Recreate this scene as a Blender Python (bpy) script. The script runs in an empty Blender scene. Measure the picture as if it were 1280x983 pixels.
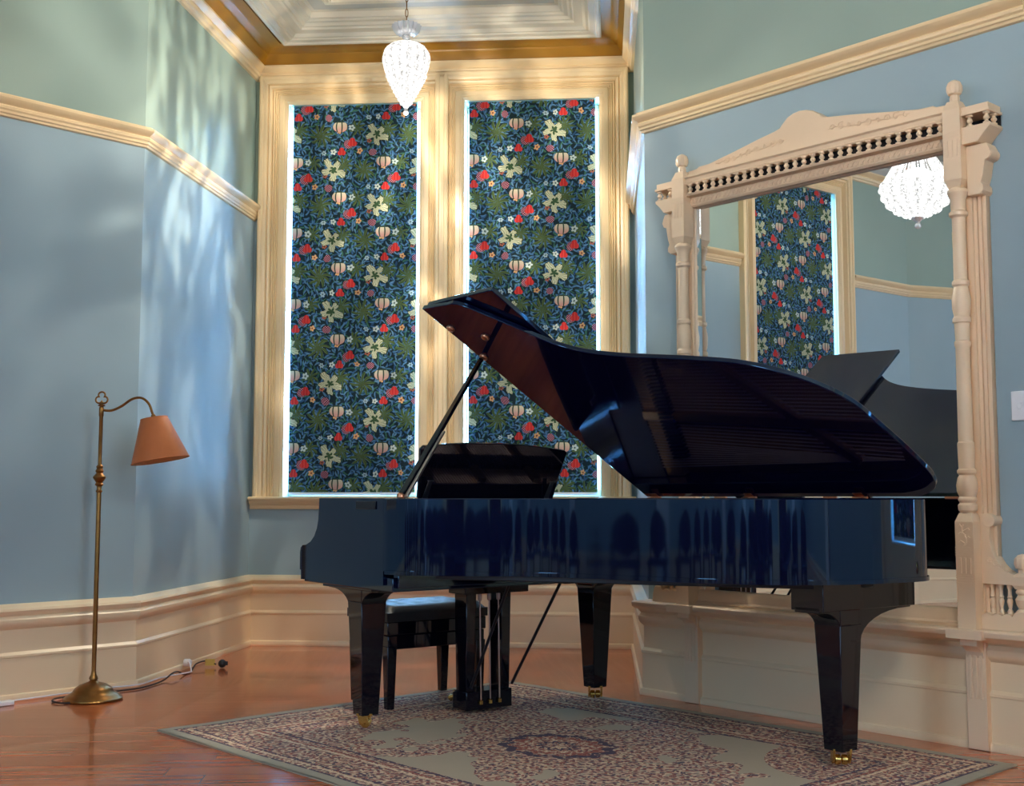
import bpy, bmesh, math, random
from mathutils import Vector, Matrix
random.seed(7)
SC = bpy.context.scene
COL = SC.collection
PI = math.pi
# ------------------------------------------------------------------ camera, world, exposure, lights
CAMZ = 1.0
PITCH = math.atan(129.5/1500.0)
cd = bpy.data.cameras.new('camera'); cam = bpy.data.objects.new('camera', cd); COL.objects.link(cam)
cam.location = (0, 0, CAMZ); cam.rotation_euler = (PI/2 + PITCH, 0, 0)
cd.sensor_fit = 'HORIZONTAL'; cd.sensor_width = 36.0; cd.lens = 1500.0/1280.0*36.0
cd.clip_start = 0.05; cd.clip_end = 100
SC.camera = cam
SC.view_settings.view_transform = 'Standard'; SC.view_settings.look = 'None'
SC.view_settings.gamma = 1.0; SC.view_settings.use_curve_mapping = False
SC.view_settings.exposure = 0.36
SC.cycles.max_bounces = 10; SC.cycles.glossy_bounces = 6; SC.cycles.diffuse_bounces = 5
SC.cycles.caustics_reflective = False; SC.cycles.caustics_refractive = False
SC.cycles.sample_clamp_indirect = 6.0

world = bpy.data.worlds.new('world'); SC.world = world; world.use_nodes = True
bg = world.node_tree.nodes['Background']
bg.inputs[0].default_value = (0.55, 0.8, 1.0, 1); bg.inputs[1].default_value = 3.2

def aim(o, d): o.rotation_euler = Vector(d).to_track_quat('-Z', 'Y').to_euler()
def area(name, loc, d, sx, sy, power, color):
    l = bpy.data.lights.new(name, 'AREA'); l.shape = 'RECTANGLE'; l.size = sx; l.size_y = sy
    l.energy = power; l.color = color
    o = bpy.data.objects.new(name, l); COL.objects.link(o); o.location = loc; aim(o, d); return o
def point(name, loc, power, color, r):
    l = bpy.data.lights.new(name, 'POINT'); l.energy = power; l.color = color; l.shadow_soft_size = r
    o = bpy.data.objects.new(name, l); COL.objects.link(o); o.location = loc; return o
CH1 = (-1.465, 4.30, 3.12)      # crystal chandelier seen in the mirror
CH_FILL = (1.0, 0.6, 3.25)        # added chandelier behind the viewpoint, unseen, gives fill light
PEND = (-0.625, 6.9)          # pendant in the alcove
DAY = (0.42, 0.68, 1.0)
WARM = (1.0, 0.86, 0.70)
NEUT = (1.0, 0.93, 0.84)
point('chandelier_glow', (CH1[0], CH1[1], CH1[2]-0.02), 360, WARM, 0.16)
point('rear_fill_glow', (CH_FILL[0], CH_FILL[1], CH_FILL[2]-0.02), 820, NEUT, 0.25)
# added blue fill, set as daylight outside unseen windows of the rear room
area('left_fill_daylight', (-5.95, -2.2, 2.4), (1, 0.05, -0.1), 2.2, 2.6, 150, DAY)
area('right_fill_daylight', (3.65, -2.2, 2.4), (-1, 0.1, -0.1), 2.2, 2.6, 150, DAY)

# ------------------------------------------------------------------ node helper
class T:
    def __init__(s, mat): s.t = mat.node_tree; s.n = s.t.nodes; s.l = s.t.links
    def put(s, sock, v):
        if isinstance(v, V): s.l.new(v.s, sock)
        elif v is not None:
            if isinstance(v, (tuple, list)) and len(v) == 3 and sock.type == 'RGBA': v = (*v, 1)
            sock.default_value = v
    def math(s, op, a, b=None, c=None, clamp=False):
        n = s.n.new('ShaderNodeMath'); n.operation = op; n.use_clamp = clamp
        s.put(n.inputs[0], a)
        if b is not None: s.put(n.inputs[1], b)
        if c is not None: s.put(n.inputs[2], c)
        return V(s, n.outputs[0])
    def mix(s, f, a, b):
        n = s.n.new('ShaderNodeMix'); n.data_type = 'RGBA'
        s.put(n.inputs[0], f); s.put(n.inputs[6], a); s.put(n.inputs[7], b)
        return V(s, n.outputs[2])
    def obj(s):
        n = s.n.new('ShaderNodeTexCoord'); return V(s, n.outputs['Object'])
    def geo(s):
        n = s.n.new('ShaderNodeNewGeometry'); return V(s, n.outputs['Position'])
    def sep(s, v):
        n = s.n.new('ShaderNodeSeparateXYZ'); s.put(n.inputs[0], v); return [V(s, o) for o in n.outputs]
    def com(s, x, y, z=0.0):
        n = s.n.new('ShaderNodeCombineXYZ')
        for i, q in enumerate((x, y, z)): s.put(n.inputs[i], q)
        return V(s, n.outputs[0])
    def noise(s, v, scale, detail=3, rough=0.55, dist=0.0, col=False):
        n = s.n.new('ShaderNodeTexNoise'); s.put(n.inputs['Vector'], v)
        n.inputs['Scale'].default_value = scale; n.inputs['Detail'].default_value = detail
        n.inputs['Roughness'].default_value = rough; n.inputs['Distortion'].default_value = dist
        return V(s, n.outputs['Color' if col else 'Fac'])
    def voro(s, v, scale, rnd=1.0, feature='F1'):
        n = s.n.new('ShaderNodeTexVoronoi'); n.voronoi_dimensions = '2D'; n.feature = feature
        s.put(n.inputs['Vector'], v); n.inputs['Scale'].default_value = scale; n.inputs['Randomness'].default_value = rnd
        return V(s, n.outputs['Distance']), V(s, n.outputs['Color']), V(s, n.outputs['Position'])
    def ramp(s, f, stops):
        n = s.n.new('ShaderNodeValToRGB'); s.put(n.inputs[0], f); e = n.color_ramp.elements
        while len(e) < len(stops): e.new(0.5)
        for i, (p, c) in enumerate(stops): e[i].position = p; e[i].color = (*c, 1) if len(c) == 3 else c
        return V(s, n.outputs[0])
    def bump(s, h, strength, dist=0.01):
        n = s.n.new('ShaderNodeBump'); s.put(n.inputs['Height'], h)
        n.inputs['Strength'].default_value = strength; n.inputs['Distance'].default_value = dist
        return V(s, n.outputs[0])
class V:
    def __init__(s, t, sock): s.t = t; s.s = sock
    def __add__(s, o): return s.t.math('ADD', s, o)
    def __radd__(s, o): return s.t.math('ADD', o, s)
    def __sub__(s, o): return s.t.math('SUBTRACT', s, o)
    def __rsub__(s, o): return s.t.math('SUBTRACT', o, s)
    def __mul__(s, o): return s.t.math('MULTIPLY', s, o)
    def __rmul__(s, o): return s.t.math('MULTIPLY', o, s)
    def __truediv__(s, o): return s.t.math('DIVIDE', s, o)
    def lt(s, o): return s.t.math('LESS_THAN', s, o)
    def gt(s, o): return s.t.math('GREATER_THAN', s, o)
    def fl(s): return s.t.math('FLOOR', s)
    def fr(s): return s.t.math('FRACT', s)
    def ab(s): return s.t.math('ABSOLUTE', s)
    def cos(s): return s.t.math('COSINE', s)
    def sin(s): return s.t.math('SINE', s)
    def sq(s): return s.t.math('SQRT', s)
    def mn(s, o): return s.t.math('MINIMUM', s, o)
    def mx(s, o): return s.t.math('MAXIMUM', s, o)

MATS = {}
def newmat(name, rough=0.5, metal=0.0, color=(0.8, 0.8, 0.8), spec=0.5, coat=0.0, coat_rough=0.03, emis=None, estr=0.0):
    m = bpy.data.materials.new(name); m.use_nodes = True
    b = m.node_tree.nodes['Principled BSDF']
    b.inputs['Base Color'].default_value = (*color, 1); b.inputs['Roughness'].default_value = rough
    b.inputs['Metallic'].default_value = metal; b.inputs['Specular IOR Level'].default_value = spec
    b.inputs['Coat Weight'].default_value = coat; b.inputs['Coat Roughness'].default_value = coat_rough
    if emis: b.inputs['Emission Color'].default_value = (*emis, 1); b.inputs['Emission Strength'].default_value = estr
    MATS[name] = m; return m, T(m), b
def lin(r, g, b): return tuple(((c/255.0+0.055)/1.055)**2.4 if c > 10 else c/255/12.92 for c in (r, g, b))

# wall paint: blue below the picture rail, grey green above it
m, t, b = newmat('wall_paint', 0.42, spec=0.35)
p = t.geo(); x, y, z = t.sep(p)
n1 = t.noise(p, 2.2, 2)
lo = t.mix(n1, lin(142, 165, 175), lin(154, 176, 186))
hi = t.mix(n1, lin(138, 159, 150), lin(150, 170, 161))
c_ = t.mix(z.gt(2.95), lo, hi)
t.l.new(c_.s, b.inputs['Base Color'])
weave = t.noise(t.com(x*1.0, y*1.0, z*0.35), 320, 2)
t.l.new(t.bump(weave, 0.12, 0.002).s, b.inputs['Normal'])

def paint(name, c1, c2, rough=0.35, spec=0.5, sc=3.0, bump=0.05):
    m, t, b = newmat(name, rough, spec=spec)
    p = t.geo(); n = t.noise(p, sc, 3)
    t.l.new(t.mix(n, c1, c2).s, b.inputs['Base Color'])
    t.l.new(t.bump(t.noise(p, 90, 2), bump, 0.002).s, b.inputs['Normal'])
    return m
CREAM = paint('cream_gloss_paint', lin(234, 210, 174), lin(240, 218, 184), 0.32)
CREAMW = paint('cream_window_paint', lin(222, 196, 152), lin(230, 206, 166), 0.35)
PINKC = paint('mirror_frame_paint', lin(232, 204, 170), lin(240, 214, 182), 0.38)
GOLD = paint('mustard_cove_paint', lin(150, 104, 24), lin(160, 113, 30), 0.4)
CEILM = paint('ceiling_white_paint', lin(205, 196, 176), lin(214, 206, 188), 0.5)
GREYC = paint('ceiling_grey_paint', lin(178, 176, 168), lin(186, 184, 176), 0.55)
WHITEP = paint('white_plastic', lin(232, 236, 240), lin(238, 240, 244), 0.3, bump=0.0)

# piano lacquer; blue of the room's reflection is put into colour and tint
m, t, b = newmat('piano_lacquer', 0.045, spec=1.0)
b.inputs['Specular Tint'].default_value = (0.42, 0.74, 1.0, 1)
p = t.obj(); t.l.new(t.mix(t.noise(p, 2.0, 2), (0.0022, 0.0032, 0.018), (0.0030, 0.0042, 0.024)).s, b.inputs['Base Color'])
LACQ = m
m, t, b = newmat('black_gloss_wood', 0.05, spec=0.55)
b.inputs['Specular Tint'].default_value = (0.80, 0.85, 1.0, 1)
p = t.obj(); t.l.new(t.mix(t.noise(p, 2.0, 2), (0.0025, 0.0025, 0.006), (0.0032, 0.0032, 0.009)).s, b.inputs['Base Color'])
LACQL = m
m, t, b = newmat('piano_lacquer_underside', 0.05, spec=0.36)  # copy for the lid underside, dimmer reflection and navy sheen put in its colour
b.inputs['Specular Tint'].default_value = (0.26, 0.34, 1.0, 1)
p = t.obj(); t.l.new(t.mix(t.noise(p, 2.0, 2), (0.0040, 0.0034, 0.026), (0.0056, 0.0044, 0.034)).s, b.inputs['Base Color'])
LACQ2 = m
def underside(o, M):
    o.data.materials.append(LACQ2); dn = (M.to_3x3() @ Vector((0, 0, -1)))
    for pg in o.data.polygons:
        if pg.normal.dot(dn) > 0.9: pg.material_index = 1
m, t, b = newmat('black_satin', 0.35, color=(0.006, 0.007, 0.014), spec=0.4)
p = t.obj(); t.l.new(t.bump(t.noise(p, 60, 3), 0.05, 0.002).s, b.inputs['Normal'])
SATIN = m
m, t, b = newmat('black_leather', 0.38, color=(0.012, 0.013, 0.018), spec=0.5)
p = t.obj(); d, _, _ = t.voro(p, 220); t.l.new(t.bump(d, 0.25, 0.002).s, b.inputs['Normal'])
LEATHER = m
def metal(name, c1, c2, rough, sc=12):
    m, t, b = newmat(name, rough, 1.0)
    p = t.obj(); n = t.noise(p, sc, 4)
    t.l.new(t.mix(n, c1, c2).s, b.inputs['Base Color'])
    t.l.new((n*0.25 + (rough-0.1)).s, b.inputs['Roughness'])
    return m
BRASS = metal('polished_brass', lin(214, 170, 88), lin(236, 200, 120), 0.22)
OLDBRASS = metal('aged_brass', lin(118, 78, 42), lin(168, 122, 68), 0.30, 20)
COPPER = metal('copper_fitting', lin(196, 128, 96), lin(224, 160, 124), 0.3)
STEEL = metal('grey_steel', lin(150, 148, 150), lin(185, 182, 184), 0.3)
ROSE = metal('pedal_rod_metal', lin(176, 148, 142), lin(206, 178, 168), 0.3)
IRON = metal('bronze_plate', lin(190, 140, 90), lin(214, 168, 112), 0.4)
m, t, b = newmat('piano_string', 0.35, 0.5, lin(190, 160, 130)); t.l.new(t.mix(t.noise(t.obj(), 5), lin(214, 180, 160), lin(230, 204, 186)).s, b.inputs['Base Color']); STRING = m
m, t, b = newmat('spruce_soundboard', 0.35, color=lin(150, 100, 52)); p = t.obj(); x, y, z = t.sep(p)
t.l.new(t.mix(t.noise(t.com(x*30, y*1.5, z), 3), lin(140, 92, 46), lin(172, 122, 66)).s, b.inputs['Base Color']); SPRUCE = m
m, t, b = newmat('ivory_key', 0.25); t.l.new(t.mix(t.noise(t.obj(), 9), lin(226, 222, 210), lin(236, 233, 224)).s, b.inputs['Base Color']); IVORY = m
# lamp shade card
m, t, b = newmat('terracotta_shade', 0.5, color=lin(186, 104, 54))
p = t.obj(); t.l.new(t.mix(t.noise(p, 14, 4), lin(178, 98, 48), lin(196, 114, 60)).s, b.inputs['Base Color'])
t.l.new(t.bump(t.noise(p, 140, 2), 0.1, 0.001).s, b.inputs['Normal']); SHADE = m
m, t, b = newmat('shade_lining', 0.6); t.l.new(t.mix(t.noise(t.obj(), 14, 4), lin(208, 160, 110), lin(216, 172, 124)).s, b.inputs['Base Color']); LINING = m
m, t, b = newmat('black_rubber', 0.45, color=(0.012, 0.012, 0.013)); t.l.new(t.bump(t.noise(t.obj(), 80), 0.05, 0.001).s, b.inputs['Normal']); RUBBER = m
m, t, b = newmat('yellow_tag', 0.5); t.l.new(t.mix(t.noise(t.obj(), 30), lin(214, 196, 96), lin(224, 210, 120)).s, b.inputs['Base Color']); TAG = m
# lit crystal
def crystal(name, strength, col):
    m, t, b = newmat(name, 0.25, color=(0.04, 0.04, 0.042), spec=0.3)
    p = t.obj(); n = t.noise(p, 70, 2); x, y, z = t.sep(p)
    flute = ((t.math('ARCTAN2', y, x)*16).cos()*0.5+0.5)
    b.inputs['Emission Color'].default_value = (*col, 1)
    g = t.math('POWER', n*1.7, 3.0)*strength*0.8 + flute*0.30*strength + 0.16*strength
    t.l.new(g.s, b.inputs['Emission Strength'])
    return m
CRYS = crystal('lit_crystal', 1.15, (1.0, 0.97, 0.93))
CRYS2 = crystal('lit_chandelier_crystal', 1.2, (1.0, 0.97, 0.95))
m, t, b = newmat('clear_crystal', 0.05, color=(0.75, 0.76, 0.78), spec=0.9, metal=0.35); t.l.new((t.noise(t.obj(), 40)*0.1).s, b.inputs['Roughness']); CLEAR = m
m, t, b = newmat('mirror_glass', 0.0, 1.0, (0.94, 0.97, 0.97)); t.l.new((t.noise(t.obj(), 3)*0.004).s, b.inputs['Roughness']); MIRROR = m
m = bpy.data.materials.new('window_glass'); m.use_nodes = True; t = T(m); m.node_tree.nodes.remove(t.n['Principled BSDF'])
tr = t.n.new('ShaderNodeBsdfTransparent'); gs = t.n.new('ShaderNodeBsdfGlossy'); mx = t.n.new('ShaderNodeMixShader'); gs.inputs['Roughness'].default_value = 0.02
tr.inputs[0].default_value = (0.93, 0.97, 0.98, 1); mx.inputs[0].default_value = 0.06
t.l.new(tr.outputs[0], mx.inputs[1]); t.l.new(gs.outputs[0], mx.inputs[2]); t.l.new(mx.outputs[0], t.n['Material Output'].inputs[0])
GLASS = m
m, t, b = newmat('dark_wood_door', 0.3); t.l.new(t.mix(t.noise(t.obj(), 6), lin(28, 20, 18), lin(40, 30, 26)).s, b.inputs['Base Color']); DARKD = m
m, t, b = newmat('navy_upholstery', 0.75); t.l.new(t.mix(t.noise(t.obj(), 60), lin(18, 26, 44), lin(28, 38, 60)).s, b.inputs['Base Color']); NAVY = m

# timber floor: boards run along the alcove, and across the main room
m, t, b = newmat('jarrah_floor', 0.16, spec=0.5, coat=0.35, coat_rough=0.06)
p = t.geo(); x, y, z = t.sep(p)
def boards(along, across, w, L):
    r = (across/w); row = r.fl(); fr = r.fr()
    off = (row*12.9898).sin()*43758.5; off = off.fr()
    q = along/L + off; cell = q.fl(); fq = q.fr()
    rnd = ((row*7.13 + cell*3.71).sin()*5413.7).fr()
    seam = (fr.lt(0.018)).mx(fq.lt(0.0022))
    grain = t.noise(t.com(along*1.2, across*26, rnd*20), 1.0, 5, 0.6)
    return rnd, seam, grain
al = x*-0.08 + y*0.997; ac = x*0.997 + y*0.08
r1, s1, g1 = boards(al, ac, 0.125, 1.9)
al2 = x*0.997 + y*0.08; ac2 = y*0.997 - x*0.08
r2, s2, g2 = boards(al2, ac2, 0.125, 1.9)
isal = (y + x*0.085).gt(6.32)
rnd = t.mix(isal, r2, r1); seam = t.mix(isal, s2, s1); gr = t.mix(isal, g2, g1)
c1 = t.ramp(gr, [(0.25, lin(166, 76, 36)), (0.5, lin(196, 100, 54)), (0.78, lin(214, 124, 72))])
c2 = t.mix(V(t, rnd.s)*0.35, c1, lin(158, 66, 34))
c3 = t.mix(V(t, seam.s)*0.75, c2, lin(60, 26, 16))
t.l.new(c3.s, b.inputs['Base Color'])
t.l.new((V(t, gr.s)*0.12+0.12).s, b.inputs['Roughness'])
t.l.new(t.bump(V(t, gr.s)*0.3-V(t, seam.s), 0.08, 0.002).s, b.inputs['Normal'])
FLOORM = m

# ---- floral blind cloth
def leaf_layer(t, x, z, scale, L, W, seedx, curl=0.0):
    v = t.com(x+seedx, z+seedx*0.7, 0)
    d, c, pos = t.voro(v, scale)
    cr, cg, cb = t.sep(c); px, pz, _ = t.sep(pos)
    # position output is in scaled space for 2D voronoi
    dx = (x+seedx) - px; dz = (z+seedx*0.7) - pz
    a = cr*6.283
    ca, sa = a.cos(), a.sin()
    u = dx*ca + dz*sa; w = dz*ca - dx*sa
    w = w + u*u*(curl/L) if curl else w
    k = 1.0 - (u/L)*(u/L)
    edge = k*W - w.ab()
    return edge.gt(0.0), cg, w.ab(), u
def motif(t, x, z, Px, Pz, cx, cz, rot=0.0):
    xs = x/Px + (0.5-cx); col = xs.fl(); dx = (xs.fr()-0.5)*Px
    zs = z/Pz + (0.5-cz) + col*0.5; dz = (zs.fr()-0.5)*Pz
    r = (dx*dx+dz*dz).sq(); th = t.math('ARCTAN2', dz, dx) + rot
    return dx, dz, r, th
def floral():
    m, t, b = newmat('floral_blind_cloth', 0.8, spec=0.2)
    p = t.obj(); x0, y0, z0 = t.sep(p)
    nz = t.noise(p, 9, 2, col=True); na, nb, nc = t.sep(nz)
    x = x0 + (na-0.5)*0.035; z = z0 + (nb-0.5)*0.035
    n = t.noise(p, 4, 2)
    col = t.mix(n, lin(14, 26, 40), lin(18, 44, 48))
    def over(mask, c):
        nonlocal col
        col = t.mix(mask, col, c)
    e, rn, w, u = leaf_layer(t, x, z, 26, 0.024, 0.0065, 3.1)
    over(e, t.mix(rn, lin(30, 62, 96), lin(52, 92, 132)))
    e, rn, w, u = leaf_layer(t, x, z, 19, 0.036, 0.007, 7.7, 0.3)
    over(e, t.mix(rn, lin(22, 66, 58), lin(40, 84, 66)))
    over(e*w.lt(0.0012), lin(78, 118, 100))
    e, rn, w, u = leaf_layer(t, x, z, 30, 0.022, 0.0055, 12.3, -0.3)
    over(e, t.mix(rn, lin(58, 100, 142), lin(84, 122, 152)))
    PX, PZ = 0.31, 0.50
    # acanthus like green fronds
    for cx, cz, R, nn, rot in ((0.22, 0.55, 0.085, 5, 0.7), (0.74, 0.12, 0.07, 5, 2.1), (0.05, 0.15, 0.06, 4, 0.2)):
        dx, dz, r, th = motif(t, x, z, PX, PZ, cx, cz)
        lob = (th*nn + r*26 + rot).cos().ab()
        over(r.lt(lob*R), t.mix(((th*nn*4+r*90).cos()).gt(0.2), lin(56, 78, 44), lin(86, 100, 58)))
    # maroon seed heads
    for cx, cz, R in ((0.86, 0.42, 0.032), (0.40, 0.80, 0.026)):
        dx, dz, r, th = motif(t, x, z, PX, PZ, cx, cz)
        over(r.lt(R), lin(96, 46, 66)); over((r.lt(R))*((dx*420).cos()*(dz*420).cos()).gt(0.25), lin(188, 132, 140))
    # orange and small white flowers
    for cx, cz, R, nn, c1, c2 in ((0.10, 0.82, 0.021, 5, lin(196, 150, 104), lin(120, 60, 40)), (0.64, 0.60, 0.020, 5, lin(206, 160, 110), lin(130, 70, 40)),
                                  (0.33, 0.97, 0.019, 5, lin(150, 86, 66), lin(60, 40, 36)), (0.93, 0.66, 0.024, 5, lin(176, 190, 186), lin(80, 96, 96)),
                                  (0.52, 0.31, 0.021, 5, lin(186, 196, 190), lin(80, 96, 96)), (0.30, 0.30, 0.019, 6, lin(150, 172, 182), lin(70, 90, 96))):
        dx, dz, r, th = motif(t, x, z, PX, PZ, cx, cz)
        lob = (th*(nn/2.0)).cos().ab()*0.45+0.55
        over(r.lt(lob*R), c1); over(r.lt(R*0.3), c2)
    # red cups
    for cx, cz, R in ((-0.06, -0.06, 0.034), (-0.30, -0.19, 0.031)):
        dx, dz, r, th = motif(t, x0+(na-0.5)*0.01, z0, PX, PZ, cx, cz)
        lob = (th*1.5+0.78).cos().ab()*0.38+0.62
        over(r.lt(lob*R), t.mix((dx*300).cos().gt(0.6), lin(176, 40, 40), lin(196, 66, 58)))
    # cream bells
    dx, dz, r, th = motif(t, x0, z0, PX, PZ, -0.34, 0.17)
    rr = (dx*dx*0.85 + dz*dz*1.5).sq()
    over(rr.lt(0.050), lin(40, 62, 52))
    hh = (1.0-(dz*dz)*330.0).mx(0.02).sq()
    over(rr.lt(0.048)*((dx/hh)*78+0.6).cos().ab().gt(0.36)*(dz.lt(0.03+0.0)), t.mix((dz*16+0.45), lin(188, 140, 132), lin(186, 186, 160)))
    # large cream blossoms
    nl = t.noise(p, 26, 2, col=True); nla, nlb, _ = t.sep(nl)
    dx, dz, r, th = motif(t, x0+(nla-0.5)*0.034, z0+(nlb-0.5)*0.034, PX, PZ, 0.50, 0.05, 0.35)
    lob = (th*2.5).cos().ab(); lob2 = (th*7.5).cos().ab()*0.12
    sh = (lob*0.66+0.36 - lob2)*(0.93+0.14*(th*2+0.6).cos())
    over(r.lt(sh*0.100), lin(20, 44, 34))
    over(r.lt(sh*0.094), t.mix((th*30).cos().gt(0.35), lin(184, 184, 156), lin(128, 138, 110)))
    over(r.lt(lob*0.02+0.010), lin(48, 74, 48))
    t.l.new(col.s, b.inputs['Base Color'])
    t.l.new(t.bump(t.noise(p, 500, 2), 0.1, 0.001).s, b.inputs['Normal'])
    return m
FLORAL = floral()

# ---- oriental rug
def rugmat(hx, hy):
    m, t, b = newmat('oriental_rug_pile', 0.95, spec=0.1)
    p = t.obj(); x0, y0, z0 = t.sep(p)
    nz = t.noise(p, 14, 2, col=True); na, nb, _ = t.sep(nz)
    x = x0 + (na-0.5)*0.03; y = y0 + (nb-0.5)*0.03
    ax, ay = x0.ab(), y0.ab()
    ed = (ax*-1.0 + hx).mn(ay*-1.0 + hy)            # distance from the edge
    field = t.mix(t.noise(p, 3, 3), lin(190, 174, 152), lin(202, 186, 162))
    col = field
    def over(mask, c):
        nonlocal col
        col = t.mix(mask, col, c)
    CR, NV, RD, PK, TN = lin(236, 212, 180), lin(96, 86, 102), lin(172, 104, 94), lin(214, 172, 152), lin(212, 188, 156)
    # floral sprays over the field, thinner near the medallion surround
    dens = t.noise(p, 2.4, 2)
    def sprays(mask, sc, L, W, seed, c1, c2):
        e, rn, w, u = leaf_layer(t, x, y, sc, L, W, seed)
        over(e*mask, t.mix(rn, c1, c2))
    band = ed.lt(0.36)*ed.gt(0.05)
    rm = ((x0/1.25)*(x0/1.25) + y0*y0).sq(); th = t.math('ARCTAN2', y0*1.25, x0)
    star = (th*8).cos().ab()*0.05
    med = (rm + star).lt(0.40)
    spr = (dens.gt(0.47)*(1.0-band)).mx(med)
    over(band, t.mix(t.noise(p, 5, 3), lin(142, 126, 116), lin(162, 144, 128)))
    over(med, lin(192, 172, 148))
    corner = ((ax-(hx-0.36))*(ax-(hx-0.36))+(ay-(hy-0.36))*(ay-(hy-0.36))).sq().lt(0.42)*(1.0-band)
    over(corner, lin(172, 146, 128))
    allm = spr.mx(band).mx(corner)
    sprays(allm, 22, 0.030, 0.010, 1.3, NV, lin(104, 92, 104))
    sprays(allm, 26, 0.024, 0.010, 5.9, RD, PK)
    sprays(allm, 30, 0.020, 0.009, 9.1, CR, TN)
    sprays(allm, 38, 0.017, 0.007, 15.4, CR, PK)
    sprays(allm, 44, 0.014, 0.006, 21.7, NV, RD)
    # cream outlines of the border stripes
    for e0, wd, c in ((0.055, 0.010, NV), (0.095, 0.012, CR), (0.115, 0.008, NV), (0.285, 0.012, CR), (0.305, 0.008, RD), (0.35, 0.012, NV)):
        over((ed-e0).ab().lt(wd*0.6)*(t.noise(p, 60, 2).gt(0.42)), c)
    # medallion
    ring = (rm + (th*12).cos()*0.012)
    over(ring.lt(0.205)*ring.gt(0.165)*t.noise(p, 45, 2).gt(0.4), NV)
    over(ring.lt(0.165)*t.noise(p, 50, 2).gt(0.5), RD)
    over(ring.lt(0.12)*t.noise(p, 55, 2).gt(0.55), CR)
    over(ring.lt(0.07)*ring.gt(0.05), NV)
    over(ed.lt(0.05), t.mix(t.noise(p, 40, 2), lin(172, 164, 146), lin(184, 176, 158)))
    t.l.new(col.s, b.inputs['Base Color'])
    t.l.new(t.bump(t.noise(p, 260, 3), 0.4, 0.004).s, b.inputs['Normal'])
    return m

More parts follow.
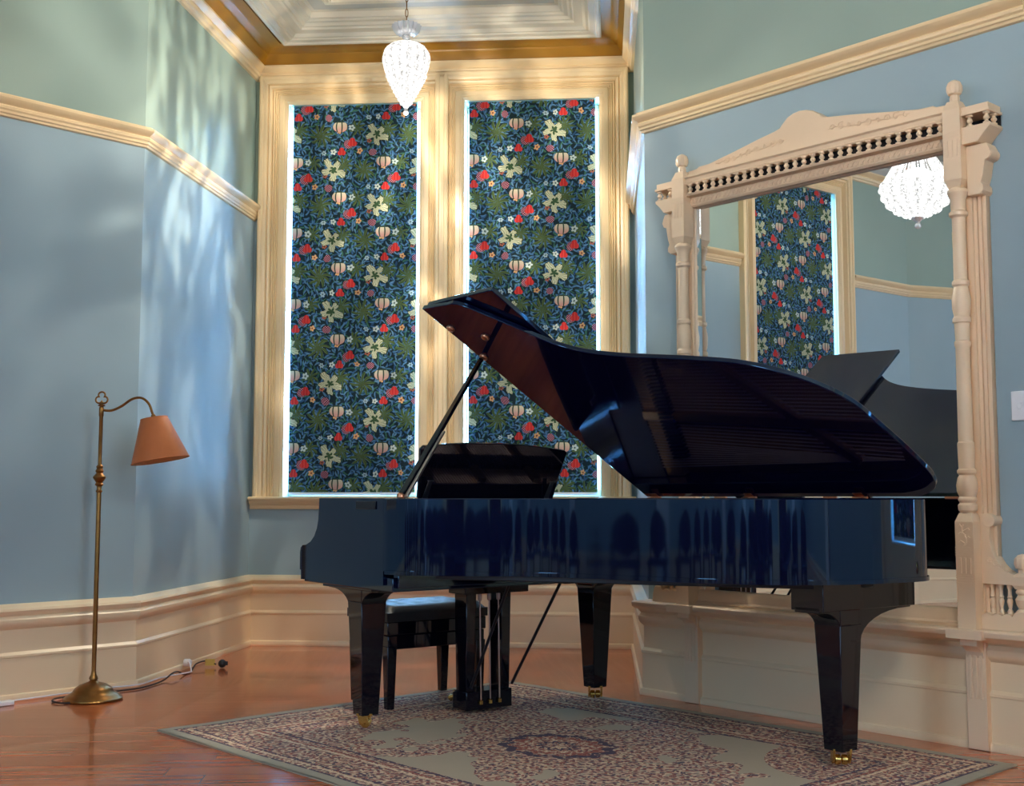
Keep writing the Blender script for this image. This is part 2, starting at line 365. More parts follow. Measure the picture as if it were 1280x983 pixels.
# ------------------------------------------------------------------ mesh helpers
class MB:
    def __init__(s): s.v = []; s.f = []
    def add(s, vs, fs, M=None):
        o = len(s.v)
        s.v += [tuple(M @ Vector(q)) if M else tuple(q) for q in vs]
        s.f += [tuple(i+o for i in f) for f in fs]; return s
    def box(s, x0, x1, y0, y1, z0, z1, M=None):
        vs = [(x, y, z) for z in (z0, z1) for y in (y0, y1) for x in (x0, x1)]
        return s.add(vs, [(0, 2, 3, 1), (4, 5, 7, 6), (0, 1, 5, 4), (2, 6, 7, 3), (0, 4, 6, 2), (1, 3, 7, 5)], M)
    def prism(s, poly, a0, a1, axis='z', M=None):
        # poly: 2d points; extruded along axis from a0 to a1
        n = len(poly)
        def mk(p, a): return (p[0], p[1], a) if axis == 'z' else ((p[0], a, p[1]) if axis == 'y' else (a, p[0], p[1]))
        vs = [mk(p, a0) for p in poly] + [mk(p, a1) for p in poly]
        return s.add(vs, [tuple(range(n-1, -1, -1)), tuple(range(n, 2*n))] + [(i, (i+1) % n, (i+1) % n+n, i+n) for i in range(n)], M)
    def frustum(s, w0, d0, w1, d1, z0, z1, cx=0, cy=0, M=None):
        vs = [(cx+a*w0/2, cy+c*d0/2, z0) for a, c in ((-1, -1), (1, -1), (1, 1), (-1, 1))] + [(cx+a*w1/2, cy+c*d1/2, z1) for a, c in ((-1, -1), (1, -1), (1, 1), (-1, 1))]
        return s.add(vs, [(3, 2, 1, 0), (4, 5, 6, 7)] + [(i, (i+1) % 4, (i+1) % 4+4, i+4) for i in range(4)], M)
    def lathe(s, prof, n=20, c=(0, 0, 0), M=None, ribs=0, rd=0.0):
        # prof: (r, z) list
        vs = []; fs = []
        for r, z in prof:
            for k in range(n):
                a = 2*PI*k/n; q = r*(1+(rd*math.cos(a*ribs) if ribs else 0))
                vs.append((c[0]+q*math.cos(a), c[1]+q*math.sin(a), c[2]+z))
        for i in range(len(prof)-1):
            for k in range(n):
                fs.append((i*n+k, i*n+(k+1) % n, (i+1)*n+(k+1) % n, (i+1)*n+k))
        fs.append(tuple(range(n-1, -1, -1))); L = (len(prof)-1)*n; fs.append(tuple(L+k for k in range(n)))
        return s.add(vs, fs, M)
    def tube(s, pts, r, n=8, closed=False, M=None):
        pts = [Vector(p) for p in pts]; N = len(pts); vs = []; fs = []
        rr = r if isinstance(r, (list, tuple)) else [r]*N
        prev = None
        for i, p in enumerate(pts):
            if closed: d = pts[(i+1) % N]-pts[i-1]
            else: d = pts[min(i+1, N-1)]-pts[max(i-1, 0)]
            d.normalize()
            if prev is None:
                up = Vector((0, 0, 1)) if abs(d.z) < 0.9 else Vector((1, 0, 0))
                a = d.cross(up).normalized()
            else:
                a = (prev - d*prev.dot(d)).normalized()
            prev = a; b_ = d.cross(a)
            for k in range(n):
                g = 2*PI*k/n; vs.append(tuple(p + (a*math.cos(g)+b_*math.sin(g))*rr[i]))
        for i in range(N if closed else N-1):
            j = (i+1) % N
            for k in range(n): fs.append((i*n+k, i*n+(k+1) % n, j*n+(k+1) % n, j*n+k))
        if not closed:
            fs.append(tuple(range(n-1, -1, -1))); fs.append(tuple((N-1)*n+k for k in range(n)))
        return s.add(vs, fs, M)
    def ball(s, c, r, n=12, m=8, sz=1.0, M=None):
        prof = [(max(1e-4, r*math.sin(PI*i/m)), -r*sz*math.cos(PI*i/m)) for i in range(m+1)]
        return s.lathe(prof, n, c, M)
    def build(s, name, mat, parent=None, smooth=35, bevel=0.0, seg=2, loc=None):
        me = bpy.data.meshes.new(name); me.from_pydata(s.v, [], s.f); me.update()
        bm = bmesh.new(); bm.from_mesh(me); bmesh.ops.recalc_face_normals(bm, faces=bm.faces); bm.to_mesh(me); bm.free()
        me.materials.append(mat)
        if smooth:
            me.polygons.foreach_set('use_smooth', [True]*len(me.polygons)); me.set_sharp_from_angle(angle=math.radians(smooth))
        o = bpy.data.objects.new(name, me); COL.objects.link(o)
        if parent: o.parent = parent
        if loc: o.location = loc
        if bevel:
            md = o.modifiers.new('bevel', 'BEVEL'); md.width = bevel; md.segments = seg; md.limit_method = 'ANGLE'; md.angle_limit = math.radians(40); md.harden_normals = False
        return o
def rot(axis, a, at=(0, 0, 0)): return Matrix.Translation(at) @ Matrix.Rotation(a, 4, axis)
def thing(name, label, cat, loc=(0, 0, 0), rz=0.0, group=None):
    o = bpy.data.objects.new(name, None); COL.objects.link(o); o.location = loc; o.rotation_euler = (0, 0, rz)
    o.empty_display_size = 0.1
    o['label'] = label; o['category'] = cat
    if group: o['group'] = group
    return o
def tag(o, label, cat, group=None):
    o['label'] = label; o['category'] = cat
    if group: o['group'] = group
    return o
def struct(o, label=None):
    o['kind'] = 'structure'
    if label: o['label'] = label
    return o
def dup(root, loc=None, rz=None, label=None):
    c = root.copy(); COL.objects.link(c)
    if loc is not None: c.location = loc
    if rz is not None: c.rotation_euler = (0, 0, rz)
    if label: c['label'] = label
    def rec(a, b):
        for ch in a.children:
            d = ch.copy(); COL.objects.link(d); d.parent = b; rec(ch, d)
    rec(root, c); return c
def catmull(pts, n=8, closed=False):
    out = []; N = len(pts)
    for i in range(N if closed else N-1):
        P = [Vector(pts[(i+k) % N] if closed else pts[min(max(i+k, 0), N-1)]) for k in (-1, 0, 1, 2)]
        for j in range(n):
            u = j/n
            out.append(0.5*((2*P[1])+(-P[0]+P[2])*u+(2*P[0]-5*P[1]+4*P[2]-P[3])*u*u+(-P[0]+3*P[1]-3*P[2]+P[3])*u**3))
    if not closed: out.append(Vector(pts[-1]))
    return out

# sweep a (offset, height) profile along a plan polyline with mitred corners
def miters(path, closed):
    N = len(path); ms = []
    for i in range(N):
        p = Vector(path[i])
        def nrm(a, b_):
            d = (Vector(b_)-Vector(a)).normalized(); return Vector((d.y, -d.x))     # right hand side = into the room
        ns = []
        if closed or i > 0: ns.append(nrm(path[i-1], path[i]))
        if closed or i < N-1: ns.append(nrm(path[i], path[(i+1) % N]))
        if len(ns) == 2:
            mm = ns[0]+ns[1]; mm = mm/(1+ns[0].dot(ns[1])); ms.append(mm)
        else: ms.append(ns[0])
    return ms
def seg_sweep(mb, path, i, prof, ms, mp=None):
    j = (i+1) % len(path); n = len(prof); vs = []
    for k in (i, j):
        for o, h in prof:
            q = Vector(path[k]) + ms[k]*o
            vs.append(mp(q.x, q.y, h) if mp else (q.x, q.y, h))
    mb.add(vs, [(a, (a+1) % n, (a+1) % n+n, a+n) for a in range(n)] + [tuple(range(n-1, -1, -1)), tuple(range(n, 2*n))])

# ------------------------------------------------------------------ the room shell
def offs(path, d):
    ms = miters(path, True); return [(p[0]-m_.x*d, p[1]-m_.y*d) for p, m_ in zip(path, ms)]
FOOT = [(-5.75, -5.0), (-5.75, 1.5), (-4.80, 3.62), (-1.99, 6.455), (-1.768, 8.211), (0.80, 8.02), (0.664, 6.202), (3.18, 3.408), (3.45, -5.0)]
SIDES = ['rear_left', 'left_side', 'left', 'alcove_left', 'back', 'alcove_right', 'right', 'right_side', 'rear']
WALL = offs(FOOT, 0.035)
WM = miters(WALL, True)
ZT = 4.2
NW = len(WALL)
def wall_frame(i):
    a = Vector(WALL[i]); b_ = Vector(WALL[(i+1) % NW]); d = (b_-a); L = d.length; d.normalize(); n = Vector((d.y, -d.x))
    return a, d, n, L
def wall_with_holes(i, holes, th=0.30):
    a, d, n, L = wall_frame(i)
    xs = sorted({-0.0, L} | {h[0] for h in holes} | {h[1] for h in holes}); zs = sorted({0.0, ZT} | {h[2] for h in holes} | {h[3] for h in holes})
    mb = MB()
    mi, mj = WM[i], WM[(i+1) % NW]
    def P(u, o, z):
        if u <= 1e-6: q = a - mi*o
        elif u >= L-1e-6: q = a + d*L - mj*o
        else: q = a + d*u - n*o
        return (q.x, q.y, z)
    def hole(u, z): return any(h[0]-1e-6 < u < h[1]+1e-6 and h[2]-1e-6 < z < h[3]+1e-6 for h in holes)
    for k in range(len(xs)-1):
        for q in range(len(zs)-1):
            u0, u1, z0, z1 = xs[k], xs[k+1], zs[q], zs[q+1]
            if hole((u0+u1)/2, (z0+z1)/2): continue
            for o, flip in ((0, 0), (th, 1)):
                f = (0, 1, 2, 3) if not flip else (3, 2, 1, 0)
                mb.add([P(u0, o, z0), P(u1, o, z0), P(u1, o, z1), P(u0, o, z1)], [f])
            for (ua, za, ub, zb, cu, cz) in ((u0, z0, u1, z0, (u0+u1)/2, z0-1e-3), (u0, z1, u1, z1, (u0+u1)/2, z1+1e-3), (u0, z0, u0, z1, u0-1e-3, (z0+z1)/2), (u1, z0, u1, z1, u1+1e-3, (z0+z1)/2)):
                if cu < 0 or cu > L or cz < 0 or cz > ZT or hole(cu, cz):
                    mb.add([P(ua, 0, za), P(ub, 0, zb), P(ub, th, zb), P(ua, th, za)], [(0, 1, 2, 3)])
    return struct(mb.build('wall_'+SIDES[i], MATS['wall_paint'], smooth=0))
# window openings (u0, u1, z0, z1) along the wall
a, d, n, L = wall_frame(4)
WB = [(0.235, 1.165, 1.0, 3.74), (1.475, 2.405, 1.0, 3.74)]
a, d, n, LL = wall_frame(2)
WL = [(LL-2.87, LL-1.74, 1.0, 3.74)]
WREAR = [(1.4, 3.6, 1.15, 3.7)]
DOOR = (2.195, 3.17)     # side door on the right wall
GLZ = (DOOR[0]+0.17, DOOR[1]-0.17, 0.79, 2.35)
holes = {6: [GLZ], 4: WB, 2: WL, 0: [(1.7, 3.9, 1.15, 3.7)], 7: [(4.6, 6.8, 1.15, 3.7)]}
for i in range(NW): wall_with_holes(i, holes.get(i, []))
mb = MB(); mb.prism([(p[0], p[1]) for p in offs(FOOT, 0.3)], -0.12, 0.0); struct(mb.build('floor', FLOORM, smooth=0))

BASEP = [(0, 0), (0.05, 0), (0.052, 0.012), (0.046, 0.030), (0.035, 0.034), (0.035, 0.208), (0.040, 0.212), (0.040, 0.222), (0.030, 0.232), (0.026, 0.236), (0.026, 0.345),
         (0.034, 0.352), (0.046, 0.362), (0.054, 0.378), (0.054, 0.395), (0.046, 0.405), (0.040, 0.412), (0.052, 0.424), (0.058, 0.438), (0.052, 0.450), (0.030, 0.456), (0.018, 0.466), (0.0, 0.470)]
RAILP = [(0, 2.912), (0.014, 2.916), (0.018, 2.926), (0.026, 2.930), (0.026, 2.942), (0.034, 2.950), (0.036, 2.962), (0.030, 2.970), (0.040, 2.978), (0.056, 2.986), (0.064, 2.998), (0.064, 3.008), (0.046, 3.012), (0.042, 3.022), (0, 3.026)]
CORNP = [(0, 3.915), (0.020, 3.918), (0.026, 3.930), (0.040, 3.936), (0.046, 3.952), (0.040, 3.966), (0.060, 3.978), (0.078, 3.992), (0.078, 4.006), (0, 4.010)]
GOLDP = [(0, 4.006), (0.060, 4.006), (0.075, 4.030), (0.105, 4.055), (0.112, 4.070), (0.125, 4.072), (0.150, 4.092), (0.165, 4.096), (0.235, 4.098), (0.235, 4.2), (0, 4.2)]
def runs(name, prof, mat, cuts={}, only=None):
    for i in range(NW):
        if only and i not in only: continue
        a, d, n, L = wall_frame(i)
        spans = [(0, L)]
        for c0, c1 in cuts.get(i, []):
            spans = [s_ for (p0, p1) in spans for s_ in ((p0, min(p1, c0)), (max(p0, c1), p1)) if s_[1]-s_[0] > 1e-3]
        mb = MB(); k = len(prof)
        for s0, s1 in spans:
            vs = []
            for u in (s0, s1):
                base = a + d*u
                mm = WM[i] if u < 1e-6 else (WM[(i+1) % NW] if u > L-1e-6 else n)
                for o, h in prof: q = base+mm*o; vs.append((q.x, q.y, h))
            mb.add(vs, [(x_, (x_+1) % k, (x_+1) % k+k, x_+k) for x_ in range(k)] + [tuple(range(k-1, -1, -1)), tuple(range(k, 2*k))])
        struct(mb.build(name % SIDES[i], mat, smooth=30))
CW = 0.205
a6, d6, n6, L6 = wall_frame(6)
S0 = 0.0
railcut = {4: [(0, 9)], 2: [(WL[0][0]-CW, WL[0][1]+CW)], 6: [(DOOR[0]-0.14, DOOR[1]+0.14)], 0: [(1.5, 4.1)], 7: [(4.4, 7.0)], 8: [(2.2, 3.5), (5.4, 6.7)]}
basecut = {6: [(DOOR[0]-0.14, DOOR[1]+0.14)], 8: [(2.2, 3.5), (5.4, 6.7)]}
runs('baseboard_%s', BASEP, CREAM, basecut)
# picture rail and cornice as trims
def runs_trim(prof, mat, cuts, start, label, only=None):
    before = set(bpy.data.objects)
    runs('trim_%s', prof, mat, cuts, only)
    for k, o in enumerate([o for o in bpy.data.objects if o not in before]): o.name = 'trim_%d' % (start+k); o['label'] = label
runs_trim(RAILP, CREAMW, railcut, 1, 'cream moulded picture rail')
runs_trim(CORNP, CREAMW, {}, 11, 'cream moulding at the top of the wall')
runs_trim(GOLDP, GOLD, {}, 21, 'mustard yellow painted ceiling cove', (3, 4, 5))
runs_trim(GOLDP, GREYC, {}, 25, 'pale grey ceiling cove of the main room', (0, 1, 2, 6, 7, 8))

# ceiling: white coffer of stepped mouldings in the alcove, flat ceiling in the room
ms = miters([WALL[3], WALL[4], WALL[5], WALL[6]], True)
TR = [(-1.565, 7.985), (0.600, 7.835), (0.47, 6.30), (-1.76, 6.50)]
TRM = miters(TR, True)
TRAYP = [(0, 4.2), (0, 4.078), (0.012, 4.072), (0.030, 4.074), (0.038, 4.084), (0.075, 4.086), (0.083, 4.094), (0.100, 4.094), (0.120, 4.112), (0.175, 4.116), (0.185, 4.128), (0.200, 4.128),
         (0.215, 4.145), (0.240, 4.147), (0.250, 4.158), (0.262, 4.160), (0.275, 4.195), (0.300, 4.198), (0.3, 4.2)]
mb = MB()
for i in range(4): seg_sweep(mb, TR, i, TRAYP, TRM)
struct(mb.build('trim_31', CEILM, smooth=30), 'white stepped mouldings framing the alcove ceiling')
mb = MB(); mb.prism([(p[0], p[1]) for p in offs(FOOT, 0.3)], 4.2, 4.32); struct(mb.build('ceiling', GREYC, smooth=0))
INN = [(TR[i][0]+TRM[i].x*0.40, TR[i][1]+TRM[i].y*0.40) for i in range(4)]
INM = miters(INN, True); mb = MB()
for i in range(4): seg_sweep(mb, INN, i, [(0, 4.2), (0, 4.188), (0.012, 4.182), (0.03, 4.186), (0.04, 4.178), (0.055, 4.180), (0.062, 4.2)], INM)
struct(mb.build('trim_32', CEILM, smooth=30), 'inner moulded frame on the alcove ceiling')

# ------------------------------------------------------------------ windows: casings, sills, sashes, blinds
CASEP = [(0, 0), (0, 0.012), (0.012, 0.020), (0.020, 0.026), (0.028, 0.026), (0.032, 0.030), (0.060, 0.030), (0.066, 0.022), (0.072, 0.030), (0.080, 0.022), (0.086, 0.032), (0.094, 0.022), (0.102, 0.034),
         (0.112, 0.022), (0.120, 0.036), (0.132, 0.040), (0.140, 0.030), (0.146, 0.044), (0.158, 0.050), (0.168, 0.050), (0.176, 0.058), (0.190, 0.060), (0.2, 0.054), (0.2, 0)]
def casing_run(mb, i, pts, prof):
    # pts in (u, z) on wall i, profile (across, out)
    a, d, n, L = wall_frame(i)
    def mp(u, z, o): q = a+d*u+n*o; return (q.x, q.y, z)
    M_ = miters(pts, False)
    for k in range(len(pts)-1): seg_sweep(mb, pts, k, prof, M_, mp)
NWIN = [0]
def window(i, hole, label, blind_label, w=0.2, topext=0.19, sillspan=None, group=None):
    NWIN[0] += 1
    u0, u1, z0, z1 = hole
    a, d, n, L = wall_frame(i)
    ang = math.atan2(d.y, d.x)
    root = bpy.data.objects.new('window_%d' % NWIN[0], None); COL.objects.link(root); root['kind'] = 'structure'; root['label'] = label
    # local frame: x along wall, y = into the wall, z up
    root.location = (a.x, a.y, 0); root.rotation_euler = (0, 0, ang)
    # window frame set back in the reveal
    mb = MB()
    mb.box(u0, u1, 0.14, 0.20, z0, z0+0.05); mb.box(u0, u1, 0.14, 0.20, z1-0.05, z1)
    mb.box(u0, u0+0.012, 0.14, 0.20, z0, z1); mb.box(u1-0.012, u1, 0.14, 0.20, z0, z1); mb.box(u0, u1, 0.145, 0.195, (z0+z1)/2-0.025, (z0+z1)/2+0.025)
    mb.build('sash_frame', CREAMW, root, bevel=0.004)
    mb = MB(); mb.box(u0+0.03, u1-0.03, 0.168, 0.172, z0+0.04, z1-0.04); mb.build('pane', GLASS, root, smooth=0)
    # blind
    if blind_label:
        bl = thing('roller_blind', blind_label, 'blind', (a.x+d.x*(u0+u1)/2, a.y+d.y*(u0+u1)/2, z0), ang)
        if group: bl['group'] = group
        hw = (u1-u0)/2 - 0.027
        mb = MB(); N = 24
        for side, y in ((0, 0.022), (1, 0.0232)):
            vs = [(-hw+2*hw*q/N, y, zz) for zz in (0.022, z1-z0-0.001) for q in range(N+1)]
            fs = [(q, q+1, q+N+2, q+N+1) for q in range(N)]
            mb.add(vs, fs)
        mb.build('blind_cloth', FLORAL, bl, smooth=0)
        mb = MB(); mb.box(-hw, hw, 0.017, 0.029, 0.010, 0.028); mb.build('hem_bar', WHITEP, bl, bevel=0.003)
        mb = MB(); mb.lathe([(0.022, -hw), (0.022, hw)], 16, M=rot('Y', PI/2, (0, 0.05, z1-z0-0.035))); mb.build('roller_tube', WHITEP, bl)
    return root
win1 = window(4, WB[0], 'left window of the back wall, behind a floral blind', 'dark floral roller blind drawn down over the left alcove window')
win2 = window(4, WB[1], 'right window of the back wall, behind a floral blind', 'dark floral roller blind drawn down over the right alcove window, behind the raised piano lid')
win3 = window(2, WL[0], 'side window seen in the mirror', 'floral roller blind seen only in the mirror, on the side window')
# casings
def flat_casing(name, i, h, wl, wr, wt, label, num):
    u0, u1, z0, z1 = h; mb = MB()
    pr = [(-x_*1.0, o) for x_, o in CASEP]
    casing_run(mb, i, [(u0, z0-0.0), (u0, z1), (u1, z1), (u1, z0)], pr)
    o = mb.build('trim_%d' % num, CREAMW, smooth=30); struct(o, label); return o
flat_casing('c', 4, WB[0], .2, .2, .2, 'fluted cream casing round the left alcove window', 41)
flat_casing('c', 4, WB[1], .2, .2, .2, 'fluted cream casing round the right alcove window', 42)
flat_casing('c', 2, WL[0], .2, .2, .2, 'fluted cream casing round the side window', 43)
# centre strip between the two casings, side strip at the right corner
a4, d4, n4, L4 = wall_frame(4)
# stool and apron under the back windows
def stool(i, u0, u1, z, num, label):
    a, d, n, L = wall_frame(i); mb = MB()
    prof = [(0, z-0.085), (0.018, z-0.085), (0.022, z-0.075), (0.022, z-0.060), (0.034, z-0.052), (0.048, z-0.040), (0.052, z-0.030), (0.066, z-0.026), (0.074, z-0.016), (0.074, z-0.006), (0.066, z), (0, z)]
    k = len(prof); vs = []
    for u in (u0, u1):
        for o, h in prof: q = a+d*u+n*o; vs.append((q.x, q.y, h))
    mb.add(vs, [(x_, (x_+1) % k, (x_+1) % k+k, x_+k) for x_ in range(k)] + [tuple(range(k-1, -1, -1)), tuple(range(k, 2*k))])
    # inner window board in the reveal
    struct(mb.build('trim_%d' % num, CREAMW, smooth=30), label)
stool(4, 0.01, L4-0.01, 1.0, 44, 'cream moulded window sill running across the back wall')
stool(2, WL[0][0]-0.2, WL[0][1]+0.2, 1.0, 45, 'cream moulded sill of the side window')
# head boards filling up to the cornice over the back windows
def wbox(mb, i, u0, u1, o0, o1, z0, z1):
    a, d, n, L = wall_frame(i); vs = []
    for z in (z0, z1):
        for o in (o0, o1):
            for u in (u0, u1): c = a+d*u+n*o; vs.append((c.x, c.y, z))
    mb.add(vs, [(0, 2, 3, 1), (4, 5, 7, 6), (0, 1, 5, 4), (2, 6, 7, 3), (0, 4, 6, 2), (1, 3, 7, 5)])
mb = MB(); wbox(mb, 4, 1.362, 1.278, 0, 0.022, 1.0, 3.93); struct(mb.build('trim_50', CREAMW, smooth=0), 'flat cream strip between the two casings')
# daylight outside the blinds
for i, h, pw in ((4, WB[0], 750), (4, WB[1], 750), (2, WL[0], 300), (6, GLZ, 160)):
    a, d, n, L = wall_frame(i); c = a + d*((h[0]+h[1])/2) - n*0.34
    area('daylight_outside', (c.x, c.y, (h[2]+h[3])/2), (n.x, n.y, 0), h[1]-h[0]+0.1, h[3]-h[2], pw, (0.22, 0.55, 1.0))
# casings of rear part of the room: plain window surrounds, doors
for i, h, nn in ((0, holes[0][0], 46), (7, holes[7][0], 47)):
    flat_casing('c', i, h, .2, .2, .2, 'cream casing of a rear room window', nn); stool(i, h[0]-.2, h[1]+.2, h[2], nn+2, 'cream sill of a rear room window')
def door(i, u0, u1, z1, num, mat, label, glass=None, kz=1.0, ks=0.09):
    a, d, n, L = wall_frame(i)
    root = bpy.data.objects.new('door_%d' % num, None); COL.objects.link(root); root['kind'] = 'structure'; root['label'] = label
    root.location = (a.x, a.y, 0); root.rotation_euler = (0, 0, math.atan2(d.y, d.x))
    mb = MB()
    if glass:
        g0, g1, gz0, gz1 = glass
        mb.box(u0, g0, -0.012, -0.002, 0.006, z1); mb.box(g1, u1, -0.012, -0.002, 0.006, z1); mb.box(g0, g1, -0.012, -0.002, 0.006, gz0); mb.box(g0, g1, -0.012, -0.002, gz1, z1)
    else: mb.box(u0, u1, -0.012, -0.002, 0.006, z1)
    for (pa, pb, pc, pd) in () if glass else ((.12, .46, .1, .38), (.54, .88, .1, .38), (.12, .46, .45, .92), (.54, .88, .45, .92)):
        W_ = u1-u0; mb.box(u0+W_*pa, u0+W_*pb, -0.020, -0.004, z1*pc, z1*pd)
    mb.build('door_leaf', mat, root, bevel=0.006)
    mb = MB()
    pr = [(-x_*0.68, o*0.7) for x_, o in CASEP]
    ms_ = [(u0, 0), (u0, z1), (u1, z1), (u1, 0)]; M_ = miters(ms_, False)
    for k in range(3): seg_sweep(mb, ms_, k, pr, M_, lambda u, z, o: (u, -o, z))
    mb.build('door_casing', CREAM, root, smooth=30)
    mb = MB(); mb.ball((u0+ks, -0.05, kz), 0.028); mb.lathe([(0.01, 0), (0.01, 0.04)], 10, M=rot('X', PI/2, (u0+ks, -0.008, kz))); mb.build('door_knob', BRASS, root)
door(6, DOOR[0], DOOR[1], 2.62, 1, CREAM, 'glazed side door at the right edge of the picture', GLZ, 0.70)
gd = bpy.data.objects['door_1']
mb = MB(); mb.box(GLZ[0], GLZ[1], 0.10, 0.104, GLZ[2], GLZ[3]); mb.build('pane', GLASS, gd, smooth=0)
gb = thing('roller_blind', 'floral roller blind on the side door, seen only reflected in the piano rim', 'blind', (a6.x+d6.x*(GLZ[0]+GLZ[1])/2, a6.y+d6.y*(GLZ[0]+GLZ[1])/2, GLZ[2]), math.atan2(d6.y, d6.x))
hw = (GLZ[1]-GLZ[0])/2-0.03
mb = MB(); mb.box(-hw, hw, 0.022, 0.0235, 0.02, GLZ[3]-GLZ[2]-0.01); mb.build('blind_cloth', FLORAL, gb, smooth=0)
mb = MB(); mb.box(-hw, hw, 0.017, 0.029, 0.005, 0.025); mb.build('hem_bar', WHITEP, gb, bevel=0.003)
# white pilasters along the rear walls
for k, (wi, u_) in enumerate(((8, 1.2), (8, 4.45), (8, 7.6), (0, 0.7), (0, 5.2), (7, 2.2))):
    mb = MB(); wbox(mb, wi, u_+0.34, u_, 0, 0.07, 0.0, 4.0); struct(mb.build('trim_%d' % (60+k), WHITEP, smooth=0, bevel=0.006), 'white pilaster on a rear wall')
door(8, 2.35, 3.35, 2.5, 2, DARKD, 'dark rear door seen in reflections')
door(8, 5.55, 6.55, 2.5, 3, DARKD, 'second dark rear door seen in reflections')

# light switch on the right wall (wall 6, distance along it)
def on_right(s, out, z):
    q = a6+d6*s+n6*out; return (q.x, q.y, z)
AR = math.atan2(d6.y, d6.x)
sw = thing('light_switch', 'white rocker light switch plate on the blue wall right of the mirror', 'switch', on_right(1.972, 0, 1.30), AR)
mb = MB(); mb.box(-0.036, 0.036, -0.010, 0, 0, 0.118); mb.build('switch_plate', WHITEP, sw, bevel=0.004)
mb = MB(); mb.box(-0.009, 0.009, -0.016, -0.010, 0.047, 0.071, M=rot('X', 0.0)); mb.build('rocker', WHITEP, sw, bevel=0.002)

# ------------------------------------------------------------------ rug
RX, RY = 1.40, 1.015
RUGM = rugmat(RX, RY)
mb = MB(); N1, N2 = 40, 30
vs = []; fs = []
for j in range(N2+1):
    for i in range(N1+1):
        x_, y_ = -RX+2*RX*i/N1, -RY+2*RY*j/N2
        wv = 0.0012*math.sin(x_*7+y_*3)+0.001*math.sin(y_*11)
        vs.append((x_, y_, 0.008+wv))
k = len(vs)
for j in range(N2):
    for i in range(N1):
        q = j*(N1+1)+i; fs.append((q, q+1, q+N1+2, q+N1+1))
mb.add(vs, fs)
mb.box(-RX, RX, -RY, RY, 0.001, 0.006)
rug = mb.build('rug', RUGM, None, smooth=60, loc=(0.182, 4.895, 0)); rug.rotation_euler = (0, 0, math.radians(-47))
tag(rug, 'faded oriental rug with a central medallion, lying under the grand piano', 'rug')

# ------------------------------------------------------------------ grand piano
PM = (-0.111, 5.60); PANG = math.atan2(0.588, 0.809)
piano = thing('grand_piano', 'glossy black grand piano with its lid propped open, standing on the rug', 'piano', (PM[0], PM[1], 0), PANG)
def PU(u, v, z): return (u, -v, z)
ZR = 0.993; ZB = 0.702
OUT = [(-0.765, 0.36), (-0.765, 0.38)] + [tuple(p) for p in catmull([(-0.762, 0.40), (-0.725, 0.50), (-0.60, 0.625), (-0.44, 0.765), (-0.32, 0.93), (-0.235, 1.12), (-0.155, 1.33), (-0.065, 1.53), (0.055, 1.70), (0.21, 1.81), (0.40, 1.865), (0.58, 1.885), (0.68, 1.868), (0.745, 1.81), (0.77, 1.70)], 5)] + [(0.77, 1.5), (0.77, 0.8), (0.77, 0.10)]
def inset(path, dd):
    out = []
    for i, p in enumerate(path):
        p = Vector(p); a_ = Vector(path[max(i-1, 0)]); b_ = Vector(path[min(i+1, len(path)-1)]); t_ = (b_-a_).normalized()
        nn = Vector((t_.y, -t_.x)); out.append(tuple(p+nn*dd))
    return out
INR = inset(OUT, 0.055)
mb = MB(); n = len(OUT); vs = []; 
ring = [(OUT, ZB), (OUT, ZR-0.004), (inset(OUT, 0.004), ZR), (inset(OUT, 0.051), ZR), (INR, ZR-0.004), (INR, ZB)]
for path, z in ring: vs += [PU(p[0], p[1], z) for p in path]
fs = []
K = len(ring)
for r_ in range(K):
    for i in range(n-1): fs.append((r_*n+i, r_*n+i+1, ((r_+1) % K)*n+i+1, ((r_+1) % K)*n+i))
fs.append(tuple(r_*n for r_ in range(K))); fs.append(tuple(r_*n+n-1 for r_ in range(K)))
mb.add(vs, fs); mb.build('rim', LACQ, piano, smooth=30)
# base moulding of the rim
MO = inset(OUT, -0.006); MI = inset(OUT, 0.05); mb = MB(); vs = []
for path, z in ((MO, ZB-0.012), (MO, ZB+0.004), (MI, ZB+0.004), (MI, ZB-0.012)): vs += [PU(p[0], p[1], z) for p in path[1:-1]]
nn = n-2; fs = []
for r_ in range(4):
    for i in range(nn-1): fs.append((r_*nn+i, r_*nn+i+1, ((r_+1) % 4)*nn+i+1, ((r_+1) % 4)*nn+i))
fs.append(tuple(r_*nn for r_ in range(4))); fs.append(tuple(r_*nn+nn-1 for r_ in range(4)))
mb.add(vs, fs); mb.build('rim_moulding', LACQ, piano, smooth=50)
# cheeks (arms) with the scooped front
cheek = [(0.12, 0.645), (0.12, ZR), (-0.205, ZR)] + [(-0.207, 0.95), (-0.212, 0.90), (-0.225, 0.86), (-0.25, 0.825), (-0.285, 0.80), (-0.33, 0.785), (-0.365, 0.782), (-0.382, 0.770), (-0.388, 0.75), (-0.388, 0.672), (-0.376, 0.672), (-0.376, 0.630)]
for u0, u1, ve in ((-0.765, -0.69, 0.362), (0.695, 0.77, 0.102)):
    mb = MB(); mb.prism([(-(ve if v_ > 0 else v_), z_) for v_, z_ in cheek], u0, u1, 'x'); mb.build('cheek', LACQ, piano, smooth=30, bevel=0.0)
